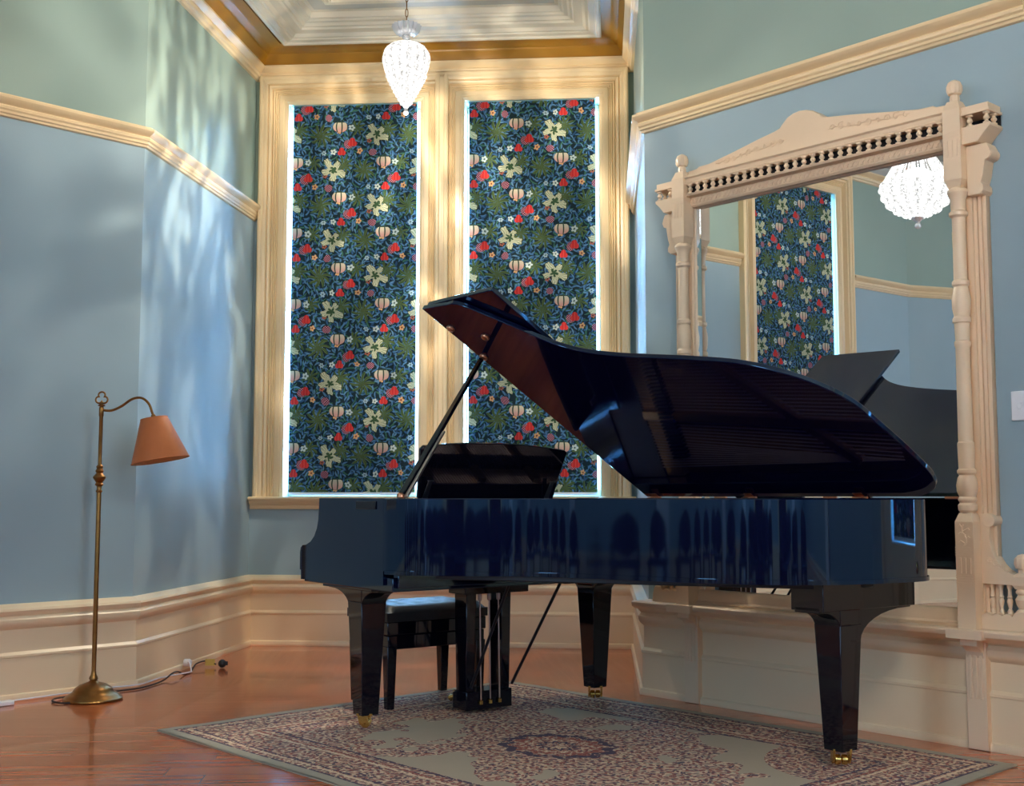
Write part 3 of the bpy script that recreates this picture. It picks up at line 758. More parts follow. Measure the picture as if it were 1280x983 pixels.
# keybed, key slip, fallboard, keys
mb = MB(); mb.box(-0.755, 0.76, -0.42, 0.362, 0.620, 0.676); mb.build('keybed', LACQ, piano, bevel=0.004)
mb = MB(); mb.box(-0.69, 0.695, 0.352, 0.376, 0.676, 0.735); mb.build('key_slip', LACQ, piano, bevel=0.003)
mb = MB()
for k in range(52):
    u0 = -0.612+k*0.02365; mb.box(u0+0.0005, u0+0.0232, 0.19, 0.345, 0.70, 0.742)
mb.build('white_keys', IVORY, piano, smooth=0, bevel=0.0)
mb = MB(); pat = [1, 1, 0, 1, 1, 1, 0]
for k in range(51):
    if pat[(k+5) % 7]: u0 = -0.612+(k+1)*0.02365; mb.box(u0-0.006, u0+0.006, 0.19, 0.285, 0.74, 0.754)
mb.build('black_keys', SATIN, piano, smooth=0)
for u0, u1 in ((-0.69, -0.615), (0.62, 0.695)):
    mb = MB(); mb.box(u0, u1, 0.17, 0.35, 0.676, 0.765); mb.build('key_block', LACQ, piano, bevel=0.004)
mb = MB(); mb.prism([(0.185, 0.735), (0.20, 0.735), (0.19, 0.86), (0.17, 0.90), (0.155, 0.895), (0.175, 0.85)], -0.688, 0.693, 'x'); mb.build('fallboard', LACQ, piano, bevel=0.003)
# inner parts seen reflected in the lid
CEN = inset(OUT, 0.056)
soundp = [PU(p[0], p[1], 0)[:2] for p in CEN]
mb = MB(); mb.prism(soundp, 0.86, 0.87); mb.build('soundboard', SPRUCE, piano, smooth=0)
mb = MB(); mb.box(-0.685, 0.71, -0.335, -0.10, 0.86, 0.925); mb.build('pin_block', SATIN, piano, smooth=0)
mb = MB(); mb.box(-0.685, 0.71, -0.10, 0.165, 0.90, 0.935); mb.build('action_cover', LACQ, piano, smooth=0)
mb = MB()
def bar(mb, p0, p1, w, z0, z1):
    a_ = Vector(p0); b_ = Vector(p1); d_ = (b_-a_).normalized(); nn_ = Vector((-d_.y, d_.x))*w/2
    mb.prism([tuple(a_+nn_), tuple(b_+nn_), tuple(b_-nn_), tuple(a_-nn_)], z0, z1)
def UV(u, v): return (u, -v)
plate = inset(OUT, 0.058)
pin = inset(OUT, 0.15); pp = [i for i in range(len(plate)) if plate[i][1] > 0.3]
vs = [PU(*plate[i], 0.90) for i in pp] + [PU(*pin[i], 0.905) for i in pp] + [PU(*plate[i], 0.885) for i in pp] + [PU(*pin[i], 0.885) for i in pp]
k = len(pp); fs = []
for i in range(k-1):
    fs += [(i, i+1, k+i+1, k+i), (2*k+i, 2*k+i+1, 3*k+i+1, 3*k+i), (k+i, k+i+1, 3*k+i+1, 3*k+i)]
mb.add(vs, fs)
mb.box(-0.685, 0.71, -0.45, -0.335, 0.885, 0.915)
for p0, p1, w in (((-0.50, 0.35), (-0.42, 0.72), 0.035), ((-0.25, 0.35), (-0.10, 1.30), 0.04), ((0.05, 0.35), (0.25, 1.72), 0.04), ((0.38, 0.35), (0.52, 1.78), 0.04), ((0.05, 0.75), (0.66, 1.5), 0.035)):
    bar(mb, UV(*p0), UV(*p1), w, 0.905, 0.945)
mb.build('iron_plate', IRON, piano, smooth=30)
mb = MB(); ns = 84
for k in range(ns):
    f = k/(ns-1); u0 = -0.62+1.28*f
    v1 = None
    # string end follows the bent side
    u1 = u0 + 0.16*f
    if u1 > 0.66: u1 = 0.66
    best = 0.5
    for p in INR:
        if p[0] <= u1+0.02 and p[1] > best: best = p[1]
    v1 = min(best-0.13, 1.72)
    z_ = 0.922
    mb.tube([PU(u0, 0.33, z_), PU(u1, max(v1, 0.45), z_)], 0.0022 if f < 0.7 else 0.0034, 4)
st = mb.build('strings', STRING, piano, smooth=30); st['kind'] = 'stuff'
mb = MB()
for k in range(66):
    u0 = -0.60+1.2*k/65; mb.box(u0-0.005, u0+0.005, -0.55-0.0, -0.46, 0.925, 0.955)
dm = mb.build('dampers', SATIN, piano, smooth=0)
# lid (opens about the bass side), with folded front flap
TH = math.radians(32); HX = 0.782; HZ = 0.999
LM = Matrix.Translation((HX, 0, HZ)) @ Matrix.Rotation(TH, 4, 'Y')   # local -x runs from the hinge up the lid
lid_o = [(0.0, 0.232), (1.522, 0.228)] + [tuple(p) for p in catmull([(1.512, 0.40), (1.49, 0.49), (1.315, 0.648), (1.150, 0.79), (1.055, 0.995), (0.968, 1.368), (0.900, 1.597), (0.787, 1.77), (0.640, 1.878), (0.471, 1.905), (0.282, 1.920), (0.142, 1.917), (0.055, 1.874), (0.0, 1.78)], 6)]
def lid_poly(pts): return [(-w_, -v_) for w_, v_ in pts]
mb = MB(); mb.prism(lid_poly(lid_o), 0.0, 0.020, M=LM); underside(mb.build('lid', LACQ, piano, smooth=50, bevel=0.003), LM)
# flap: hinged at v=.228, turned back over the lid top
flap = [(0.02, 0.235), (1.513, 0.235), (1.510, 0.715), (0.02, 0.715)]
mb = MB(); mb.prism(lid_poly(flap), 0.026, 0.046, M=LM); underside(mb.build('lid_flap', LACQ, piano, smooth=30, bevel=0.003), LM)
# a long brass piano hinge between lid and flap
mb = MB(); mb.tube([LM @ Vector((-0.02, -0.228, 0.023)), LM @ Vector((-1.51, -0.228, 0.023))], 0.006, 8); mb.build('flap_hinge', COPPER, piano)
for w_, v_ in ((1.375, 0.268), (1.165, 0.262), (1.285, 0.420)):
    mb = MB(); mb.lathe([(0.019, 0.0), (0.020, -0.004), (0.017, -0.010), (0.009, -0.013)], 18, M=LM @ Matrix.Translation((-w_, -v_, 0))); mb.build('lid_buffer', COPPER, piano)
# lid hinges on the bass side
for v_ in (0.30, 0.91, 1.50):
    mb = MB(); mb.tube([(HX-0.005, -v_+0.035, HZ-0.004), (HX-0.005, -v_-0.035, HZ-0.004)], 0.007, 10)
    mb.box(HX-0.04, HX-0.005, -v_-0.022, -v_+0.022, ZR, ZR+0.004)
    mb.box(-0.030, -0.004, -v_-0.022, -v_+0.022, -0.003, 0.0, M=LM); mb.build('lid_hinge', COPPER, piano, bevel=0.001)
# prop stick
topP = LM @ Vector((-1.165, -0.250, -0.008)); botP = Vector(PU(-0.705, 0.395, ZR+0.004))
mb = MB()
d_ = (topP-botP); Ls = d_.length; Q = d_.to_track_quat('Z', 'Y').to_matrix().to_4x4(); Q.translation = botP
mb.frustum(0.030, 0.022, 0.020, 0.014, 0.0, Ls, M=Q); mb.build('prop_stick', LACQL, piano, bevel=0.002)
mb = MB(); mb.frustum(0.016, 0.010, 0.012, 0.008, 0.0, 0.36, cx=-0.028, M=Q); mb.build('short_prop', STEEL, piano, bevel=0.001)
mb = MB(); mb.lathe([(0.014, -0.004), (0.018, 0.0), (0.016, 0.012), (0.010, 0.018)], 14, M=Matrix.Translation(botP)); mb.build('prop_socket', COPPER, piano)
# lid lock hook and side lock seen on the treble rim: small recessed hook plate
mb = MB(); mb.box(-0.772, -0.765, -0.30, -0.14, ZR-0.045, ZR-0.012); mb.build('lock_plate', SATIN, piano, bevel=0.003)
# music desk
MD = Matrix.Translation((-0.075, -0.10, ZR)) @ Matrix.Rotation(math.radians(17), 4, 'X')
tops = [(-0.400, 0.222), (-0.385, 0.238), (-0.30, 0.247), (-0.15, 0.256), (0.0, 0.259), (0.15, 0.256), (0.30, 0.245), (0.39, 0.236), (0.408, 0.226), (0.402, 0.20), (0.385, 0.11), (0.372, 0.0), (-0.372, 0.0), (-0.385, 0.11), (-0.397, 0.20)]
mb = MB(); mb.prism(tops, -0.009, 0.009, 'y', M=MD); mb.build('music_desk', LACQL, piano, smooth=30, bevel=0.003)
mb = MB(); mb.box(-0.40, 0.40, 0.0, 0.28, ZR-0.03, ZR-0.012, M=Matrix.Translation((-0.075, -0.24, 0))); mb.build('desk_slide', LACQ, piano, bevel=0.003)
for x_ in (-0.36, 0.31):
    mb = MB(); mb.prism([(-0.012, 0.0), (0.012, 0.0), (0.010, 0.085), (0.016, 0.092), (-0.016, 0.092), (-0.010, 0.085)], -0.006, 0.0, 'y', M=Matrix.Translation((-0.06+x_, -0.115, ZR)) @ Matrix.Rotation(math.radians(32), 4, 'X')); mb.build('desk_support', STEEL, piano, bevel=0.001)
# legs
def caster(mbM, leg):
    c = MB(); c.prism([(-0.034, 0), (0.034, 0), (0.034, 0.010), (-0.034, 0.010)], -0.034, 0.034, 'y', M=mbM @ Matrix.Translation((0, 0, 0.062)))
    for s_ in (-1, 1):
        c.prism([(-0.030, 0.064), (0.012, 0.064), (0.020, 0.030), (0.014, 0.016), (-0.004, 0.014), (-0.022, 0.030)], s_*0.030-0.004, s_*0.030+0.004, 'y', M=mbM)
    c.lathe([(0.006, -0.034), (0.006, 0.034)], 10, M=mbM @ rot('X', PI/2, (0.002, 0, 0.030)))
    o = c.build('caster', BRASS, leg, bevel=0.0015)
    for s_ in (-1, 1):
        w = MB(); w.lathe([(0.014, -0.011), (0.0185, -0.009), (0.019, 0.0), (0.0185, 0.009), (0.014, 0.011)], 20, M=mbM @ rot('X', PI/2, (0.002, s_*0.0128, 0.0285))); w.build('wheel', BRASS, o)
def leg(u, v, ztop, wt, wb, br, cang):
    g = MB()
    g.frustum(wb, wb, wt, wt, 0.073, ztop-0.07, u, -v)
    g.frustum(wt, wt, wt, wt, ztop-0.07, ztop, u, -v)
    # curved brackets: br = list of (dir, reach, drop)
    for dx_, dy_, reach, drop in br:
        pts = [(0.0, ztop)] + [(reach, ztop), (reach, ztop-0.022)]
        for k in range(1, 9):
            a_ = PI/2*k/8; pts.append((wt/2-0.004+(reach-wt/2-0.02)*(1-math.sin(a_)) , ztop-0.022-drop*(1-math.cos(a_))))
        pts.append((0.0, ztop-0.022-drop))
        if dx_: g.prism([(u+dx_*p_[0], p_[1]) for p_ in pts], -v-wt/2+0.002, -v+wt/2-0.002, 'y')
        else: g.prism([(-v+dy_*p_[0], p_[1]) for p_ in pts], u-wt/2+0.002, u+wt/2-0.002, 'x')
    o = g.build('leg', LACQL, piano, smooth=25, bevel=0.003)
    caster(Matrix.Translation((u, -v, 0.009)) @ Matrix.Rotation(cang, 4, 'Z'), o)
leg(-0.635, 0.0, 0.622, 0.122, 0.080, [(0, 1, 0.245, 0.075), (0, -1, 0.20, 0.075)], math.radians(-36-5))
leg(0.640, 0.0, 0.622, 0.122, 0.080, [(0, 1, 0.20, 0.075), (0, -1, 0.20, 0.075), (-1, 0, 0.12, 0.06)], math.radians(54))
leg(0.424, 1.66, 0.600, 0.122, 0.085, [(1, 0, 0.36, 0.11), (-1, 0, 0.17, 0.07)], math.radians(52))
# leg top plates and underside beams
for (ua, ub, va, vb, z0) in ((-0.725, -0.545, -0.24, 0.20, 0.606), (0.55, 0.73, -0.20, 0.20, 0.606), (0.254, 0.79, 1.585, 1.735, 0.585)):
    mb = MB(); mb.box(ua, ub, -vb, -va, z0, 0.69); mb.build('leg_plate', LACQL, piano, bevel=0.003)
mb = MB()
for p0, p1 in (((-0.55, 0.40), (0.30, 1.70)), ((0.0, 0.40), (0.40, 1.72)), ((0.62, 0.40), (0.50, 1.74)), ((-0.30, 0.42), (0.2, 1.2))): bar(mb, UV(*p0), UV(*p1), 0.07, 0.665, 0.80)
mb.build('back_post', SATIN, piano, bevel=0.004)
under = [PU(p[0], p[1], 0)[:2] for p in inset(OUT, 0.06)]
mb = MB(); mb.prism(under, 0.80, 0.806); mb.build('soundboard_underside', SPRUCE, piano, smooth=0)
mb = MB(); mb.box(-0.74, 0.75, -0.44, -0.40, 0.635, 0.70); mb.build('belly_rail', LACQ, piano, bevel=0.003)
# pedal lyre
ly = MB(); lu, lv = 0.02, -0.07
ly.box(lu-0.16, lu+0.20, -lv-0.09, -lv+0.05, 0.555, 0.622); ly.build('lyre_top_block', LACQL, piano, bevel=0.004)
for s_ in (-1, 1):
    g = MB(); x_ = lu+s_*0.098
    g.frustum(0.045, 0.085, 0.055, 0.10, 0.10, 0.56, x_, -lv); g.build('lyre_post', LACQL, piano, bevel=0.003)
g = MB(); g.box(lu-0.128, lu+0.128, -lv-0.055, -lv+0.06, 0.028, 0.112); g.build('pedal_box', LACQL, piano, bevel=0.004)
for k in (-1, 0, 1):
    g = MB(); x_ = lu+k*0.052
    g.tube([(x_, -lv-0.062, 0.060), (x_, -lv-0.050, 0.57)], 0.0035, 8)
    g.lathe([(0.004, 0), (0.009, 0.004), (0.010, 0.03), (0.007, 0.036), (0.007, 0.045)], 12, (x_, -lv-0.051, 0.52)); g.build('pedal_rod', ROSE, piano)
    g = MB(); g.lathe([(0.006, 0), (0.010, 0.002), (0.010, 0.018), (0.004, 0.022)], 12, (x_, -lv-0.062, 0.052)); g.build('rod_nut', BRASS, piano)
    g = MB(); g.tube([(x_, -lv+0.09, 0.062), (x_, -lv+0.15, 0.060), (x_, -lv+0.19, 0.050), (x_, -lv+0.20, 0.046)], [0.010, 0.012, 0.016, 0.008], 10); g.build('pedal', BRASS, piano)
for x_, tu, tv in ((lu-0.10, -0.10, 0.33), (lu+0.13, 0.16, 0.37)):
    g = MB(); g.tube([(x_, -lv-0.05, 0.13), (tu, -tv, 0.66)], 0.007, 8); g.build('lyre_brace', SATIN, piano)
    g = MB(); g.box(tu-0.03, tu+0.03, -tv-0.035, -tv+0.035, 0.615, 0.665); g.build('brace_block', SATIN, piano, bevel=0.003)

# ------------------------------------------------------------------ piano bench
bx, by = (-0.06, -0.52)     # u, v of the centre in the piano frame
bc = (PM[0]+0.809*bx+0.588*by, PM[1]+0.588*bx-0.809*by)
bench = thing('piano_bench', 'black piano bench with a buttoned leather seat, tucked behind the pedals', 'bench', (bc[0], bc[1], 0), PANG)
BW, BD = 0.285, 0.195
mb = MB(); N = 18
vs = []; fs = []
for j in range(N+1):
    for i in range(2*N+1):
        x_, y_ = -1+i/N, -1+2*j/N
        e = min(1, (1-abs(x_))*7)*min(1, (1-abs(y_))*5); e = math.sin(min(1, e)*PI/2)
        z_ = 0.455+0.034*e
        for bx_ in (-0.6, -0.2, 0.2, 0.6):
            for by_ in (-0.45, 0.45):
                r2 = ((x_-bx_)*BW)**2+((y_-by_)*BD)**2; z_ -= 0.012*math.exp(-r2/0.0007)
        vs.append((x_*BW, y_*BD, z_))
W2 = 2*N+1
for j in range(N):
    for i in range(2*N): q = j*W2+i; fs.append((q, q+1, q+W2+1, q+W2))
mb.add(vs, fs); mb.box(-BW, BW, -BD, BD, 0.415, 0.456); mb.build('seat_cushion', LEATHER, bench, smooth=60)
for bx_ in (-0.6, -0.2, 0.2, 0.6):
    for by_ in (-0.45, 0.45): mb = MB(); mb.ball((bx_*BW, by_*BD, 0.478), 0.007, 10, 6, 0.5); mb.build('seat_button', LEATHER, bench)
mb = MB(); mb.box(-BW+0.006, BW-0.006, -BD+0.006, BD-0.006, 0.352, 0.413); mb.box(-BW+0.012, BW-0.012, -BD+0.012, BD-0.012, 0.285, 0.350); mb.build('bench_box', LACQL, bench, bevel=0.004)
for sx in (-1, 1):
    for sy in (-1, 1):
        mb = MB(); mb.frustum(0.036, 0.036, 0.052, 0.052, 0.010, 0.30, sx*(BW-0.034), sy*(BD-0.034)); mb.build('leg', LACQL, bench, bevel=0.003)
for sx in (-1, 1):
    mb = MB(); mb.lathe([(0.024, -0.014), (0.026, 0), (0.024, 0.014)], 16, M=rot('Y', PI/2, (sx*(BW+0.008), 0, 0.33))); mb.build('height_knob', LACQL, bench)

# ------------------------------------------------------------------ floor lamp
LX, LY = -2.068, 6.03
lamp = thing('floor_lamp', 'aged brass bridge floor lamp with a terracotta shade, by the left wall', 'lamp', (LX, LY, 0), 0)
mb = MB(); mb.lathe([(0.098, 0.0), (0.140, 0.001), (0.143, 0.006), (0.141, 0.012), (0.133, 0.016), (0.128, 0.022), (0.112, 0.032), (0.097, 0.042), (0.094, 0.050), (0.086, 0.060), (0.066, 0.074), (0.042, 0.083), (0.024, 0.089), (0.017, 0.096), (0.022, 0.103), (0.020, 0.112), (0.014, 0.122), (0.011, 0.14)], 36, ribs=8, rd=0.012); mb.build('base', OLDBRASS, lamp, smooth=40)
mb = MB(); mb.lathe([(0.0105, 0.12), (0.0115, 0.30), (0.0115, 1.02), (0.0105, 1.03)], 16); mb.build('pole', OLDBRASS, lamp)
mb = MB(); mb.lathe([(0.012, 1.02), (0.017, 1.026), (0.012, 1.036), (0.013, 1.050), (0.022, 1.060), (0.016, 1.070), (0.024, 1.082), (0.031, 1.092), (0.031, 1.100), (0.022, 1.110), (0.016, 1.118), (0.021, 1.128), (0.015, 1.140), (0.018, 1.150), (0.010, 1.160)], 20); mb.build('knop', OLDBRASS, lamp)
mb = MB(); mb.lathe([(0.0095, 1.155), (0.0095, 1.40), (0.012, 1.405), (0.012, 1.445), (0.009, 1.452)], 16); mb.build('upper_pole', OLDBRASS, lamp)
mb = MB(); pts = []
for k in range(60):
    a_ = 2*PI*k/60; r_ = 0.013+0.019*abs(math.cos(1.5*(a_-PI/2)))**0.6; pts.append((r_*math.cos(a_), 0, 1.494+r_*math.sin(a_)))
mb.tube(pts, 0.0045, 8, closed=True); mb.lathe([(0.006, 1.45), (0.020, 1.456), (0.006, 1.468)], 14); mb.build('trefoil_handle', OLDBRASS, lamp)
arm = catmull([(0.008, 0, 1.434), (0.05, 0, 1.432), (0.10, -0.005, 1.452), (0.155, -0.01, 1.488), (0.205, -0.015, 1.494), (0.243, -0.018, 1.465), (0.262, -0.02, 1.420), (0.268, -0.02, 1.405)], 6)
mb = MB(); mb.tube(arm, 0.0065, 10); mb.ball((0.268, -0.02, 1.402), 0.012); mb.build('arm', OLDBRASS, lamp)
SM = Matrix.Translation((0.272, -0.02, 1.392)) @ Matrix.Rotation(math.radians(-10), 4, 'Y')
mb = MB(); n = 48
vs = []; fs = []
for r_, z_ in ((0.066, 0.0), (0.142, -0.215), (0.140, -0.215), (0.064, 0.0)):
    for k in range(n): a_ = 2*PI*k/n; vs.append((r_*math.cos(a_), r_*math.sin(a_), z_))
for r_ in range(4):
    for k in range(n): fs.append((r_*n+k, r_*n+(k+1) % n, ((r_+1) % 4)*n+(k+1) % n, ((r_+1) % 4)*n+k))
mb.add(vs, fs, SM); o = mb.build('lamp_shade', SHADE, lamp, smooth=40)
o.data.materials.append(LINING)
for pg in o.data.polygons:
    if n*2 <= pg.index < n*3: pg.material_index = 1
for r_, z_ in ((0.066, 0.0), (0.1425, -0.215)):
    mb = MB(); mb.tube([(r_*math.cos(2*PI*k/40), r_*math.sin(2*PI*k/40), z_) for k in range(40)], 0.0022, 6, closed=True, M=SM)
    mb.build('shade_trim', SHADE, lamp)
mb = MB()
for k in range(3): a_ = 2*PI*k/3; mb.tube([(0, 0, 0.002), (0.066*math.cos(a_), 0.066*math.sin(a_), -0.002)], 0.002, 6, M=SM)
mb.lathe([(0.005, -0.004), (0.010, 0.0), (0.006, 0.012)], 12, M=SM); mb.lathe([(0.014, -0.07), (0.014, -0.01)], 14, M=SM); mb.build('lamp_holder', OLDBRASS, lamp)

# cords along the wall
cord = thing('power_cord', 'black lamp flex looping along the skirting to a loose plug', 'cord', (-1.9, 6.5, 0), 0)
def L_(p): return (p[0]+1.9, p[1]-6.5, p[2])
path = [(-2.10, 5.93, 0.006), (-2.17, 5.90, 0.006), (-2.235, 5.945, 0.008), (-2.245, 6.02, 0.009), (-2.20, 6.09, 0.006), (-2.12, 6.18, 0.006), (-1.98, 6.30, 0.006), (-1.93, 6.37, 0.006), (-1.90, 6.50, 0.006), (-1.885, 6.62, 0.010), (-1.87, 6.72, 0.030), (-1.86, 6.80, 0.026), (-1.84, 6.84, 0.006), (-1.83, 6.95, 0.006), (-1.84, 7.10, 0.028), (-1.80, 7.19, 0.034), (-1.74, 7.16, 0.018)]
mb = MB(); mb.tube(catmull([L_(p) for p in path], 5), 0.0045, 7); mb.build('flex', RUBBER, cord)
mb = MB(); mb.ball(L_((-1.695, 7.13, 0.026)), 0.024, 16, 10); mb.box(-0.010, 0.010, -0.002, 0.002, -0.002, 0.02, M=Matrix.Translation(L_((-1.67, 7.12, 0.02)))); mb.build('plug', RUBBER, cord)
mb = MB(); mb.box(-0.028, 0.028, -0.001, 0.001, -0.020, 0.018, M=Matrix.Translation(L_((-1.775, 7.165, 0.030)))); mb.build('cable_tag', TAG, cord, smooth=0)
wc = thing('white_cable', 'white cable with a white plug running along the skirting', 'cable', (-1.9, 6.6, 0), 0)
def L2(p): return (p[0]+1.9, p[1]-6.6, p[2])
path = [(-1.875, 7.02, 0.045), (-1.85, 6.99, 0.050), (-1.815, 6.90, 0.018), (-1.815, 6.85, 0.016), (-1.905, 6.62, 0.020), (-1.955, 6.40, 0.018), (-2.10, 6.27, 0.018), (-2.40, 5.965, 0.012), (-2.59, 5.78, 0.006)]
mb = MB(); mb.tube(catmull([L2(p) for p in path], 5), 0.0038, 7); mb.build('cable', WHITEP, wc)
mb = MB(); mb.lathe([(0.018, -0.02), (0.022, -0.014), (0.022, 0.012), (0.012, 0.024)], 16, M=rot('Y', PI/2, L2((-1.872, 7.03, 0.045)))); mb.build('plug', WHITEP, wc)
sb = MB(); sb.box(-0.05, 0.05, -0.025, 0.025, 0.001, 0.022); o = sb.build('cable_cover', WHITEP, None, bevel=0.004, loc=(-2.445, 5.86, 0)); o.rotation_euler = (0, 0, math.radians(45))
tag(o, 'small white plastic cable cover on the floor at the left edge, against the skirting', 'cable cover')

# ------------------------------------------------------------------ pendant light in the alcove
PX_, PY_ = PEND
pend = thing('pendant_light', 'lit crystal pineapple pendant lamp hanging on a chain in the alcove', 'lamp', (PX_, PY_, 3.27), 0)
mb = MB(); prof = [(0.002, 0.0), (0.012, 0.012), (0.030, 0.040), (0.052, 0.080), (0.074, 0.120), (0.096, 0.165), (0.116, 0.210), (0.130, 0.250), (0.139, 0.290), (0.140, 0.315), (0.133, 0.345), (0.116, 0.372), (0.090, 0.390), (0.055, 0.398), (0.028, 0.402)]
mb.lathe(prof, 64, ribs=16, rd=0.018)
def rad(z):
    for (r0, z0), (r1, z1) in zip(prof, prof[1:]):
        if z0 <= z <= z1: return r0+(r1-r0)*(z-z0)/(z1-z0)
for z_ in [0.04+0.0235*k for k in range(8)]:
    r_ = rad(z_); cnt = max(6, int(2*PI*r_/0.024))
    for k in range(cnt):
        a_ = 2*PI*(k+0.5*(int(z_*1000) % 2))/cnt; mb.ball((r_*math.cos(a_), r_*math.sin(a_), z_), 0.0095, 6, 4)
mb.build('crystal_bowl', CRYS, pend, smooth=50)
mb = MB(); mb.ball((0, 0, -0.014), 0.016, 14, 10); mb.lathe([(0.004, -0.003), (0.012, 0.002), (0.008, 0.012)], 12); mb.build('crystal_drop', CLEAR, pend)
mb = MB(); mb.lathe([(0.022, 0.400), (0.030, 0.410), (0.018, 0.424), (0.026, 0.440), (0.016, 0.452)], 16); mb.lathe([(0.012, 0.452), (0.056, 0.460), (0.072, 0.480), (0.082, 0.512), (0.077, 0.512), (0.052, 0.468), (0.012, 0.458)], 72, ribs=18, rd=0.09); mb.build('crystal_crown', CLEAR, pend, smooth=50)
mb = MB()
for k in range(8):
    z_ = 0.475+k*0.046
    pts = [(0.0085*math.cos(2*PI*q/12), 0, z_+0.023+0.026*math.sin(2*PI*q/12)) for q in range(12)]
    if k % 2: pts = [(0, p_[0], p_[2]) for p_ in pts]
    mb.tube(pts, 0.0024, 5, closed=True)
mb.build('chain', OLDBRASS, pend)
mb = MB(); mb.lathe([(0.010, 0.845), (0.045, 0.870), (0.060, 0.905), (0.062, 0.929)], 24); mb.build('ceiling_rose', OLDBRASS, pend)
gl = bpy.data.lights.new('pendant_glow', 'POINT'); gl.energy = 52; gl.color = (1.0, 0.9, 0.74); gl.shadow_soft_size = 0.04
gl.use_nodes = True        # noise put into the lamp imitates streaks and patches from cut crystal
lt = T(gl); em = lt.n['Emission']
ltc = lt.n.new('ShaderNodeTexCoord'); dirv = V(lt, ltc.outputs['Normal']); x, y, z = lt.sep(dirv)
n1 = lt.noise(lt.com(x*5.0, y*5.0, z*1.6), 1.0, 2, 0.5, 0.8); n2 = lt.noise(lt.com(x*16, y*16, z*3.0), 1.0, 1, 0.5, 0.5)
updim = 1.0 - lt.math('MULTIPLY', z - 0.15, 1.9, clamp=True)*0.72      # upward light dimmed in the lamp to keep the ceiling subdued
pat = lt.ramp(n1*0.65+n2*0.35, [(0.37, (0.22, 0.22, 0.22)), (0.50, (0.7, 0.7, 0.7)), (0.60, (2.6, 2.6, 2.6))])
lt.l.new((V(lt, pat.s)*updim).s, em.inputs['Strength'])
go = bpy.data.objects.new('pendant_glow', gl); COL.objects.link(go); go.location = (PX_, PY_, 3.20)

# chandeliers: the mirrored one and the added one for fill light
def chandelier(pos, label):
    c = thing('chandelier', label, 'chandelier', pos, 0, 'crystal chandeliers of the room')
    mb = MB(); pr = [(0.03, -0.20), (0.09, -0.185), (0.15, -0.155), (0.20, -0.110), (0.232, -0.055), (0.245, 0.0), (0.238, 0.03), (0.22, 0.04)]
    mb.lathe(pr, 64, ribs=32, rd=0.02)
    for (r_, z_) in pr[:-1]:
        cnt = max(8, int(2*PI*r_/0.03))
        for k in range(cnt): a_ = 2*PI*k/cnt; mb.ball((r_*math.cos(a_), r_*math.sin(a_), z_), 0.013, 6, 4)
    mb.build('crystal_basket', CRYS2, c, smooth=50)
    mb = MB()
    for k in range(40):
        a_ = 2*PI*k/40; mb.tube([(0.235*math.cos(a_), 0.235*math.sin(a_), 0.03), (0.12*math.cos(a_), 0.12*math.sin(a_), 0.22), (0.06*math.cos(a_), 0.06*math.sin(a_), 0.42)], 0.006, 5)
    mb.build('bead_strands', CRYS2, c, smooth=50)
    mb = MB(); mb.ball((0, 0, -0.262), 0.022, 14, 10); mb.lathe([(0.035, -0.198), (0.042, -0.206), (0.030, -0.222), (0.006, -0.242)], 20); mb.build('crystal_drop', CLEAR, c)
    mb = MB(); mb.tube([(0, 0, 0.42), (0, 0, 4.19-pos[2])], 0.006, 8); mb.lathe([(0.07, 0.40), (0.075, 0.42), (0.02, 0.44)], 24); mb.build('suspension', OLDBRASS, c)
chandelier(CH1, 'large lit crystal basket chandelier seen in the top right of the mirror')
chandelier(CH_FILL, 'added crystal basket chandelier behind the viewpoint, for fill light')

# ------------------------------------------------------------------ overmantel mirror on the right wall
MS = 1.07; MANG = math.atan2(-0.743, 0.669)
off0 = 0.0
mo = (0.664+0.669*MS, 6.202-0.743*MS)
mir = thing('wall_mirror', 'tall cream painted overmantel mirror with a spindle gallery and pediment, on the right wall', 'mirror', (mo[0], mo[1], 0), MANG)
# local frame: x along the wall (to the right), y into the wall (wall face at +0.035), z up
WF = 0.034
GX = 0.685; GZ0, GZ1 = 0.545, 2.436
mb = MB(); mb.box(-GX-0.01, GX+0.01, 0.012, 0.020, GZ0-0.01, GZ1+0.01); mb.build('mirror_pane', MIRROR, mir, smooth=0)
for (x0, x1, z0, z1) in ((-GX, -GX+0.022, GZ0, GZ1), (GX-0.022, GX, GZ0, GZ1)):
    s_ = 1 if x0 < 0 else -1
    mb = MB()
    e0, e1 = (x0, x1) if s_ > 0 else (x1, x0)
    mb.add([(e0, 0.0060, z0), (e1, 0.0115, z0), (e1, 0.0115, z1), (e0, 0.0060, z1), (e0, 0.0119, z0), (e0, 0.0119, z1)], [(0, 1, 2, 3), (0, 3, 5, 4)])
    mb.build('glass_bevel', MIRROR, mir, smooth=0)
# inner frame moulding (profile swept round the glass)
FP = [(0, WF), (0, 0.006), (-0.006, -0.002), (-0.016, -0.004), (-0.020, -0.012), (-0.034, -0.014), (-0.040, -0.006), (-0.052, -0.006), (-0.060, -0.020), (-0.085, -0.022), (-0.085, WF)]
pts = [(-GX, GZ0), (-GX, GZ1), (GX, GZ1), (GX, GZ0)]
mb = MB(); M_ = miters(pts, False)
for k in range(3): seg_sweep(mb, pts, k, FP, M_, lambda u, z, o: (u, o, z))
for s_ in (-1, 1):       # wide fluted stile behind each post
    for (c0, c1, o) in ((0.085, 0.098, -0.006), (0.098, 0.104, 0.004), (0.104, 0.116, -0.004), (0.116, 0.122, 0.006), (0.122, 0.134, 0.0), (0.085, 0.134, 0.008)):
        xa, xb = sorted((s_*(GX+c0), s_*(GX+c1))); mb.box(xa, xb, o, WF, 0.48, 2.44)
mb.build('inner_frame', PINKC, mir, smooth=30)
